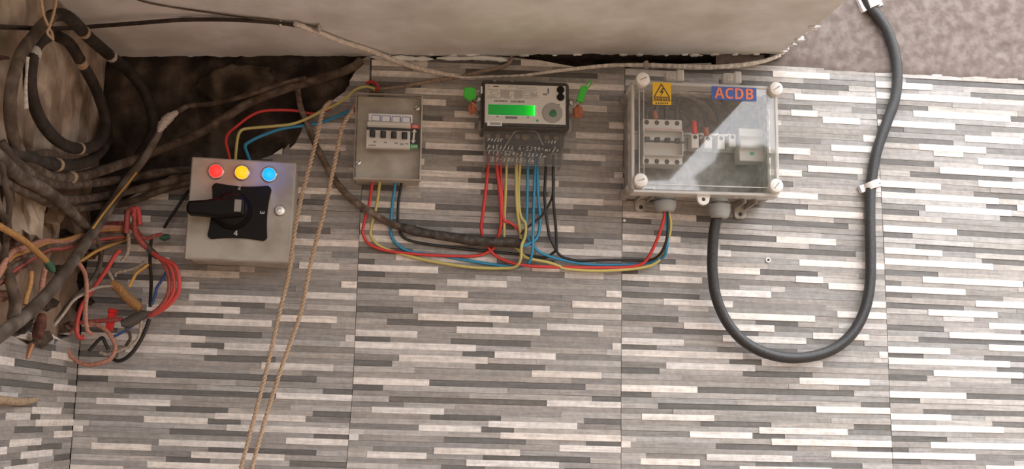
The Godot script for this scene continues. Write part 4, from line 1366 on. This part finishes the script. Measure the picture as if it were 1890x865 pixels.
		turned_at(s, "nail", Vector3(0.0195, 0, 0.004), [0.003, -0.002, 0.003, 0.001, 0.0, 0.0014], M.steel, 12)
	# two jute strings
	var st2 := begin()
	twine(st2, path([612, 188, 605, 192, 595, 209, 579, 277, 558.7, 354, 544.5, 423, 533, 505, 516, 576, 495, 669, 469.5, 770, 443, 870, 428, 930], [0.02, 0.10, 0.125, 0.13, 0.125, 0.11, 0.1]), 0.0018, 0.014)
	single("jute_string", st2, M.cord, "left one of two beige strings hanging down past the switch box", "string", "beige hanging strings")
	st2 = begin()
	twine(st2, path([662, 182, 650, 205, 631.5, 237, 615, 314, 599, 386.5, 585, 440, 571, 497, 554, 580, 520, 677, 490.6, 770, 463, 870, 448, 930], [0.02, 0.09, 0.12, 0.125, 0.12, 0.11, 0.1]), 0.0018, 0.014)
	single("jute_string", st2, M.cord, "right one of two beige strings, nearer the grey breaker box", "string", "beige hanging strings")
	# cables along the slab
	cable("painted_cable", path([545, 44, 557, 48, 590, 60.5, 632, 77, 683, 93, 729.5, 112, 776, 127, 822.7, 137, 850, 141], [0.006, 0.005, 0.006, 0.012, 0.016], true), 0.0042, M.painted, "pale painted cable slanting down off the slab above the grey breaker box", "cable", "", 8, [1.0, 1.1, 1.0, 1.15, 1.0, 0.7], 0.06)
	cable("painted_cable", path([838, 140, 860, 143, 916, 141.5, 960, 139.5, 979, 138, 1043, 129, 1122, 121, 1186, 120, 1217, 121, 1297, 124, 1360, 121, 1408, 113, 1440, 102], [0.018, 0.03, 0.034, 0.03, 0.014, 0.012, 0.012, 0.01]), 0.0026, M.painted, "thin pale painted cable running over the meter and the clear box to the slab edge", "cable", "", 8, [0.8, 0.8, 1.0, 1.2, 1.5, 1.9, 1.7, 1.3], 0.1)
	st = begin()
	blob(st, back(1192, 119, 0.016), Vector3(0.006, 0.007, 0.006), 0.6, 51, 10)
	single("plaster_lump", st, M.paint_splash, "small white lump on the thin painted cable above the clear box corner", "lump", "plaster lumps")
	var bc := thing("black_cable", "black cable with flecks of white paint running along the slab from the left edge", "cable")
	st = begin()
	tube(st, smooth_path(path([-30, 49, 40, 51, 90, 53, 155, 50, 250, 43, 330, 37, 400, 36, 460, 38, 520, 43, 560, 49], [0.02, 0.02, 0.012, 0.005, 0.005], true)), 0.0034, 8)
	put(bc, "sheath", st, M.cable_old)
	for q in [[334, 36.5, 357, 36], [392, 35.5, 430, 36]]:
		st = begin()
		tube(st, path([q[0], q[1], (q[0] + q[2]) / 2, q[1] - 0.3, q[2], q[3]], [0.005], true), 0.0037, 8, [0.9, 1.05, 0.9], 0.08)
		put(bc, "paint_fleck", st, M.painted)
	st = begin()
	blob(st, near_wall(517, 43, 0.005), Vector3(0.004, 0.0065, 0.004), 0.4, 55, 10)
	put(bc, "paint_fleck", st, M.paint_splash)
	cable("brown_cord", path([680, 168, 687.6, 166.5, 743.5, 159.5, 799, 149, 846, 142, 892.5, 131.5, 925, 124, 941, 115, 944, 106], [0.03, 0.012, 0.01, 0.018, 0.012, 0.004]), 0.0034, M.brown_cord, "dusty brown cord slanting up from the grey breaker box to the slab", "cord", "", 8, [0.8, 1.0, 1.1, 1.0])
	cable("thin_cord", path([240, -8, 262, 2, 310, 12, 400, 25, 460, 33, 520, 40, 560, 46, 592, 50], [0.003], true), 0.0014, M.cable_grey, "thin grey cord stuck to the slab above the black cable", "cord")
	st = begin()
	blob(st, near_wall(589, 53, 0.006), Vector3(0.0032, 0.006, 0.012), 0.4, 57, 10)
	single("plaster_lump", st, M.paint_splash, "small pale lump on the slab where the painted cable begins", "lump", "plaster lumps")
	cable("wooden_peg", path([-20, 104, -4, 106, 17, 107], [0.02, 0.03], true), 0.0045, M.old_brown, "small dark peg sticking out of the plaster at the left edge beside the coil", "peg", "", 7, [1.0, 1.0, 0.3])
	# plugs and holes in the tiles
	for q in [[1417, 480, "small white wall plug in the tiles inside the thick cable loop"], [1152, 407, "small white wall plug at the tile joint below the clear box"]]:
		var pl := thing("wall_plug", q[2], "wall plug", Transform3D(Basis(), back(q[0], q[1], 0.0)), "wall plugs")
		turned_at(pl, "collar", Vector3.ZERO, [0.0045, 0.0, 0.0045, 0.003, 0.0032, 0.0034, 0.002, 0.0026, 0.0, 0.0025] if q[0] > 1200 else [0.0026, 0.0, 0.0026, 0.003, 0.0, 0.0034], M.clip, 14)
		if q[0] > 1200:
			turned_at(pl, "hole", Vector3(0.0004, 0.0004, 0.0), [0.002, 0.0026, 0.0021, 0.0036, 0.0, 0.0037], M.slot, 12)

# ---------------------------------------------------------------- the tangle in the left corner
var coil := []

func along_cable(px: float, py: float, long: float) -> PackedVector3Array:  # a short piece of the nearest coiled cable
	var best := 1e9
	var mid := Vector3.ZERO
	var dir := Vector3.RIGHT
	for c in coil:
		for i in c.size() - 1:
			var d := pixel(c[i]).distance_to(Vector2(px, py))
			if d < best:
				best = d
				mid = c[i]
				dir = (c[i + 1] - c[maxi(i - 1, 0)]).normalized()
	var h := dir * long * 0.00045
	return PackedVector3Array([mid - h, mid, mid + h])

func build_tangle() -> void:
	var gc := "old black cables coiled in the corner"
	var loops := [
		[[103, 26, 80, 45, 60, 70, 43, 92, 28, 130, 19, 180, 20, 225, 30, 267, 51, 298, 90, 325, 130, 327, 177, 318, 255, 292, 310, 270, 360, 250, 411, 220, 455, 192, 498, 174, 541, 159, 614, 139, 650, 124, 666, 112], 0.0078, "leftmost old cable, its big coil running out right to the dark hole"],
		[[90, 66, 70, 80, 60, 105, 55, 140, 59, 180, 79, 228, 110, 262, 145, 274, 177, 267, 194, 240, 191, 205, 175, 160, 150, 115, 128, 80, 105, 66], 0.0085, "inner oval loop of old cable hanging in the corner below the slab"],
		[[95, 30, 115, 27, 134, 38, 165, 70, 204, 103, 236, 130, 262, 162, 279, 200, 284, 230, 276, 258, 255, 290], 0.009, "old cable arching right from the coil over the dark hole"],
		[[0, 282, 25, 281, 59, 291, 98, 303, 138, 304, 170, 293, 192, 270, 199, 245, 196, 220], 0.0085, "old cable sagging across the foot of the coil"],
		[[0, 262, 20, 290, 45, 312, 80, 335, 118, 341, 165, 338, 230, 330, 300, 318, 375, 312], 0.007, "lowest old cable under the coil running right"],
		[[60, 300, 65, 288, 85, 283, 104, 290, 100, 308, 82, 312], 0.006, "short curled cable end at the foot of the coil"]]
	for l in loops:
		coil.append(smooth_path(path(l[0], [0.035, 0.05, 0.045, 0.04, 0.03, 0.012], true)))
		cable("old_cable", path(l[0], [0.035, 0.05, 0.045, 0.04, 0.03, 0.012], true), l[1], M.cable_old if l[1] > 0.008 else M.cable_dusty, l[2], "cable", gc, 10, [1.0], 0.02)
	# tape rings and paint splashes follow the cable they sit on
	for q in [[143, 271, 13.0, "beige tape ring on the inner loop at the foot of the coil"], [104, 304, 14.0, "beige tape ring on the sagging cable left of the foot of the coil"], [128, 327, 14.0, "beige tape ring on the lowest run of the coil"],
		[150, 116, 15.0, "beige tape ring on the right side of the inner loop"], [152, 59, 15.0, "pale tape ring near the top of the coil by the slab"]]:
		cable("tape_ring", along_cable(q[0], q[1], q[2]), 0.0098, M.tape_beige, q[3], "tape", "tape rings on the coil", 12, [0.96, 1.0, 0.96])
	for q in [[54, 100, 24.0, "white paint splash on the left side of the coil"], [204, 101, 24.0, "pale paint splash on the cable arching over the dark hole"]]:
		cable("paint_splash", along_cable(q[0], q[1], q[2]), 0.0096, M.paint_splash, q[3], "paint", "paint splashes on the coil", 12, [0.8, 1.0, 1.02, 0.8], 0.06)
	cable("paint_drip", path([50, 105, 49, 135, 47, 165, 48, 200], [0.055], true), 0.0025, M.paint_splash, "thin white drip of paint down the left side of the coil", "paint", "", 6, [1.3, 0.7, 1.0, 1.4])
	cable("tie_string", path([76, -10, 80, 25, 90, 50, 96, 62, 98, 74], [0.06], true), 0.0018, M.cord, "pale string knotted round the black cable at the top of the coil, left strand", "string", "tie strings")
	cable("tie_string", path([106, -10, 99, 25, 91, 50, 87, 60, 95, 70], [0.062], true), 0.0018, M.cord, "pale string knotted round the black cable at the top of the coil, right strand", "string", "tie strings")
	# the dusty grey cable with its splash of paint, and the cord that continues it
	var gcb := thing("grey_cable", "thick dusty grey cable crossing the corner diagonally with a white paint splash", "cable")
	var st := begin()
	tube(st, smooth_path(path([345, 196, 325, 208, 303, 226, 288, 256, 262, 298, 236, 330, 205, 378, 172, 428, 146, 466, 112, 512, 80, 550, 45, 583, 0, 618, -30, 640], [0.05, 0.055, 0.06, 0.07], true)), 0.0075, 10, [0.55, 0.8, 1.0, 1.1, 1.15, 1.1], 0.02)
	put(gcb, "sheath", st, M.cable_grey)
	st = begin()
	tube(st, smooth_path(path([328, 206, 312, 217, 300, 230, 293, 244], [0.056], true)), 0.0082, 8, [0.4, 1.0, 1.0, 0.4], 0.12)
	put(gcb, "paint_splash", st, M.paint_splash).set_meta("label", "white paint splash on the grey cable")
	cable("dusty_cord", path([330, 205, 345, 196, 390, 191, 430, 183, 480, 168, 520, 154, 565, 143], [0.05, 0.04, 0.04, 0.03]), 0.0036, M.cable_dusty, "dusty cord rising from the paint splash across the dark hole onto the long old cable", "cord", "", 8, [1.0, 1.2, 1.2, 1.0])
	cable("yellow_wire", path([252, 318, 236, 338, 213, 366, 190, 395, 172, 420], [0.066, 0.07], true), 0.0018, M.wire_orange, "thin yellow wire lying along the dusty grey cable", "wire")
	cable("grey_cable", path([-40, 258, -8, 284, 15, 306, 40, 328, 85.5, 352, 118, 378, 148, 408, 172, 432, 186, 465, 180, 500, 160, 528, 141, 545, 122, 567, 104, 592], [0.05, 0.05, 0.045, 0.05], true), 0.007, M.cable_grey, "second grey cable bending down behind the thick one to a frayed pale end", "cable", "", 10, [1.2, 1.2, 1.15, 0.6, 0.45, 0.45])
	# old brown cables at the left edge
	cable("old_cable", path([4, 300, 10, 340, 17, 376, 14, 420, 11, 455, 8, 480, 21, 525, 28, 560, 24, 590], [0.06], true), 0.0055, M.cable_dusty, "brown cable hanging down the left edge past the broken plaster", "cable", "", 8, [0.6, 0.7, 0.7, 1.3, 1.4])
	cable("old_cable", path([-10, 345, 0, 390, 14, 410, 12, 440], [0.065], true), 0.0045, M.cable_dusty, "short brown cable end at the left edge beside the broken plaster", "cable")
	cable("old_cable", path([-20, 322, 30, 345, 70, 362, 130, 368, 190, 362, 250, 350, 300, 338, 370, 322], [0.04], true), 0.0065, M.cable_dusty, "brown cable running level behind the grey cables below the coil", "cable")
	cable("old_cable", path([60, 360, 120, 385, 180, 380, 240, 372, 300, 350, 375, 330], [0.035], true), 0.006, M.cable_dusty, "brown cable behind the grey ones nearest the switch box", "cable")
	# broken plaster
	st = begin()
	blob(st, near_wall(50, 395, 0.012), Vector3(0.02, 0.052, 0.055), 0.8, 61, 18)
	single("plaster_chunk", st, worn(mat(0.5, 0.4, 0.31, 0.95), M.old_plaster.albedo_texture, 4.0, M.old_plaster.normal_texture, 0.6), "large pale chunk of broken plaster at the left edge below the coil", "plaster", "broken plaster")
	st = begin()
	blob(st, near_wall(92, 408, 0.012), Vector3(0.016, 0.03, 0.03), 0.8, 67, 14)
	single("plaster_chunk", st, worn(mat(0.38, 0.28, 0.2, 0.95), M.old_plaster.albedo_texture, 4.0, M.old_plaster.normal_texture, 0.6), "smaller brown chunk of broken plaster right of the large pale one", "plaster", "broken plaster")
	const RUB := ["behind the orange wire", "beside the green taped end", "above the rusty bolt", "at the left edge by the brown cable", "behind the fan of wires", "under the thick grey cable", "under the large pale chunk", "under the smaller brown chunk", "behind the red slanting wire", "beside the corner of the tiles", "left of the pinkish upright wire", "right of the bare copper end", "behind the second grey cable", "below the dull red wire"]
	for i in 14:
		st = begin()
		var q: Vector2 = [Vector2(30, 452), Vector2(108, 498), Vector2(88, 560), Vector2(8, 545), Vector2(120, 440), Vector2(150, 478), Vector2(48, 478), Vector2(105, 445), Vector2(160, 556), Vector2(128, 600), Vector2(52, 580), Vector2(40, 602), Vector2(168, 470), Vector2(20, 500)][i]
		var s := rng.randf_range(0.006, 0.016)
		blob(st, near_wall(q.x, q.y, 0.006), Vector3(s, s * rng.randf_range(0.5, 1.0), s * 1.3), 0.8, 70 + i, 10)
		single("rubble_lump", st, M.core if i % 3 else M.old_brown, "crumbling lump of mortar in the broken corner, %s" % RUB[i], "rubble", "mortar lumps in the broken corner")
	# orange and red single wires
	cable("orange_wire", path([-15, 408, 0, 418, 38.5, 440, 62, 459, 88, 484], [0.075, 0.07], true), 0.0042, M.old_orange, "orange wire from the left edge down to a green taped end", "wire", "", 8, [1.0, 0.9, 1.0])
	cable("taped_end", path([84, 480, 92, 491, 98, 499], [0.07], true), 0.006, M.green_tape, "green taped end of the orange wire", "tape", "green taped joints", 8, [0.7, 1.0, 0.6])
	cable("taped_end", path([296, 436, 303.5, 438, 313, 436], [0.045]), 0.0062, M.green_tape, "green taped joint beside the changeover switch", "tape", "green taped joints", 8, [0.7, 1.0, 0.6])
	var gb := "brown and red wires running across the broken corner"
	for i in 6:
		var dy := i * 9.0
		cable("corner_wire", path([-10, 528 - dy * 0.2, 20, 512 - dy, 43, 494 - dy * 0.8, 85, 466 - dy * 0.5, 124, 452 - dy * 0.3 + (i % 2) * 8, 180, 447 - dy * 0.6, 235, 440 - i * 4.0], [0.05 + 0.004 * i, 0.04, 0.05], true), 0.0026 + 0.0004 * (i % 3), [M.old_brown, M.old_red, M.cable_dusty, M.old_brown, M.old_orange, M.old_pink][i],
			["lowest dark brown wire fanning out to the left edge", "dull red wire fanning out to the left edge", "dusty wire in the middle of the fan at the left edge", "second dark brown wire of the fan at the left edge", "dull orange wire of the fan at the left edge", "topmost pinkish wire of the fan at the left edge"][i], "wire", gb)
	cable("corner_wire", path([120, 485, 150, 480, 180, 462, 215, 448, 240, 438], [0.05, 0.06], true), 0.0024, M.wire_orange, "bright orange wire rising right behind the grey cable", "wire", gb)
	cable("corner_wire", path([136, 478, 150, 492, 158, 510, 160, 540, 158, 576, 161, 608, 170, 616], [0.06, 0.07], true), 0.0032, M.old_pink, "pink wire dropping beside the red one in the tangle", "wire", gb)
	cable("corner_wire", path([46, 562, 50, 545, 56, 524, 58, 500], [0.06], true), 0.003, M.old_orange, "short orange wire upright at the left below the grey cable", "wire", gb)
	cable("corner_wire", path([70, 560, 76, 535, 80, 510, 84, 492], [0.055], true), 0.0036, M.old_pink, "short pinkish wire upright beside the short orange one", "wire", gb)
	# red bundle
	var gr := "red wires of the tangle"
	cable("red_wire", path([233, 430, 234, 410, 236, 393, 242, 386, 248, 390, 249, 410, 250, 430, 262, 448, 275, 460], [0.07, 0.075, 0.06]), 0.0045, M.old_red, "hooked red wire standing up at the top of the tangle", "wire", gr)
	cable("red_wire", path([246, 400, 249, 386, 254, 386, 257, 400, 258, 415], [0.075]), 0.004, M.red_tape, "short red wire end beside the hooked one at the top of the tangle", "wire", gr)
	cable("red_wire", path([180, 424, 200, 416, 225, 413, 245, 420, 258, 434], [0.055, 0.06]), 0.0046, M.old_red, "dull red wire running level into the top of the tangle", "wire", gr)
	cable("red_wire", path([258, 436, 272, 440, 288, 434, 300, 432], [0.055, 0.05]), 0.003, M.old_red, "short red wire leading to the green taped joint", "wire", gr)
	cable("cream_wire", path([236, 425, 238, 450, 234, 470, 224, 482], [0.065]), 0.003, M.old_cream, "cream wire hanging from the hooked red wire", "wire")
	for i in 3:
		var k := i * 9.0
		cable("red_wire", path([278, 462, 292, 474, 303 + k, 488, 312 + k, 512, 311 + k, 540, 299 + k * 0.7, 562, 280 + k * 0.4, 578, 262, 585], [0.06, 0.07 + 0.004 * i, 0.07, 0.05]), 0.0034, [M.old_red, M.red_tape, M.red_tape][i], ["inner one of three red wires looping out right of the tangle", "middle one of three red wires looping out right of the tangle", "outer one of three red wires looping out right of the tangle"][i], "wire", gr)
	cable("taped_joint", path([262, 446, 274, 458, 284, 468, 292, 476], [0.06]), 0.0058, M.grey_tape, "dark taped joint above the three looping red wires", "tape", "taped joints", 8, [0.7, 1.0, 1.0, 0.7], 0.05)
	cable("red_wire", path([222, 461, 210, 475, 195, 500, 171, 534, 152, 562, 143, 590, 141, 608, 146, 622, 156, 622], [0.075, 0.07]), 0.0036, M.red_tape, "bright red wire slanting down the middle of the tangle to a curled end", "wire", gr)
	cable("red_wire", path([110, 602, 140, 596, 184, 592, 212, 590, 226, 588], [0.05, 0.06]), 0.0036, M.old_red, "red wire running level into the lower grey taped joint", "wire", gr)
	cable("pink_wire", path([165, 596, 185, 602, 201, 615, 211, 632, 212, 648, 203, 662, 185, 670, 162, 673, 142, 666, 127, 650, 122, 632, 125, 618, 134, 608], [0.06, 0.07, 0.06]), 0.0036, M.old_pink, "pale pink wire loop hanging lowest in the tangle", "wire")
	# taped joints, connector, small wires
	cable("taped_joint", path([206, 522, 220, 532, 232, 546, 246, 558, 260, 570], [0.065]), 0.0085, M.orange_tape, "thick orange brown taped joint in the middle of the tangle", "tape", "taped joints", 9, [0.7, 1.0, 0.9, 1.05, 0.7], 0.08)
	cable("taped_joint", path([224, 597, 238, 594, 254, 586, 270, 577], [0.06]), 0.0085, M.grey_tape, "flattened grey taped joint low in the tangle", "tape", "taped joints", 9, [0.6, 1.1, 1.1, 0.7], 0.06)
	cable("orange_wire", path([238, 529, 245, 516, 252, 504, 264, 495, 274, 487], [0.06]), 0.0026, M.wire_orange, "thin orange wire rising right from the orange taped joint", "wire")
	cable("cream_wire", path([212, 510, 216, 503, 235, 499, 255, 492, 268, 482], [0.05]), 0.0026, M.old_cream, "cream wire arching over the orange taped joint", "wire")
	cable("cream_wire", path([198, 497, 204, 508, 210, 520], [0.06]), 0.003, M.old_cream, "short cream wire entering the orange taped joint", "wire")
	cable("pale_wire", path([205, 527, 180, 530, 155, 542, 135, 555, 118, 578, 100, 600], [0.06, 0.055], true), 0.0022, M.old_cream, "pale thin wire running left from the orange taped joint", "wire")
	cable("cream_wire", path([261, 588, 260, 605, 256, 622, 246, 636, 232, 642, 212, 650], [0.06, 0.05]), 0.003, M.old_cream, "cream wire curving down from the grey taped joint", "wire")
	cable("cream_wire", path([230, 600, 238, 612, 240, 625, 232, 638], [0.055]), 0.0026, M.cable_dusty, "dusty wire dropping from the lower grey taped joint", "wire")
	cable("cream_wire", path([185, 650, 198, 654, 210, 652], [0.05]), 0.003, M.old_cream, "short pale wire end inside the pink loop", "wire")
	cable("dark_wire", path([276, 588, 268, 610, 258, 630, 246, 648, 232, 661, 218, 666, 207, 661], [0.06, 0.045]), 0.0032, M.wire_black, "black wire curving down to a loop right of the pink one", "wire", "black wires of the tangle")
	cable("dark_wire", path([279, 440, 277, 480, 279, 520, 277, 566], [0.035]), 0.0028, M.cable_old, "dark wire hanging straight behind the red loops", "wire", "black wires of the tangle")
	cable("dark_wire", path([164, 648, 174, 636, 188, 623, 194, 632, 200, 645], [0.05]), 0.0028, M.wire_black, "black wire bent like an arrowhead inside the pink loop", "wire", "black wires of the tangle")
	cable("blue_wire", path([308, 500, 300, 515, 290, 530, 286, 545, 280, 562], [0.05, 0.06]), 0.0024, M.old_blue, "dark blue wire inside the red loops", "wire", "dark blue wires")
	cable("blue_wire", path([262, 588, 240, 604, 224, 614, 206, 623], [0.055]), 0.0022, M.old_blue, "dark blue wire below the lower grey taped joint", "wire", "dark blue wires")
	var cn := thing("wire_connector", "small bright red push connector standing in the tangle", "connector", Transform3D(Basis(Vector3.BACK, -0.12), back(205, 590, 0.05)))
	st = begin()
	prism(st, rrect(0.011, 0.036, 0.002), -0.005, 0.005, 0.0015)
	put(cn, "body", st, M.bright_red)
	st = begin()
	prism(st, rrect(0.013, 0.008, 0.001, 0.0, 0.014), -0.006, 0.006, 0.0015)
	put(cn, "cap", st, M.bright_red)
	# rusty bolt and bare copper at the left
	cable("rusty_bolt", path([78, 580, 74, 600, 68, 622], [0.04], true), 0.0085, M.rust, "rusty bolt sticking out of the left wall above the tiles", "bolt", "", 8, [0.6, 1.0, 0.8], 0.05)
	st = begin()
	blob(st, near_wall(78, 624, 0.02), Vector3(0.014, 0.011, 0.018), 0.7, 91, 12)
	single("mortar_lump", st, M.cable_grey, "grey lump of mortar under the rusty bolt", "rubble")
	cable("copper_strip", path([58, 636, 54, 648, 50, 661], [0.03], true), 0.0036, M.copper, "bare copper end hanging below the mortar lump", "wire", "", 6, [1.2, 1.0, 0.6])
	cable("wood_stick", path([-20, 736, 10, 738, 40, 741, 66, 737], [0.02, 0.012], true), 0.0058, M.tape_beige, "brown stick poking in from the left edge over the left tiles", "stick", "", 7, [1.2, 1.0, 1.0, 0.7], 0.05)
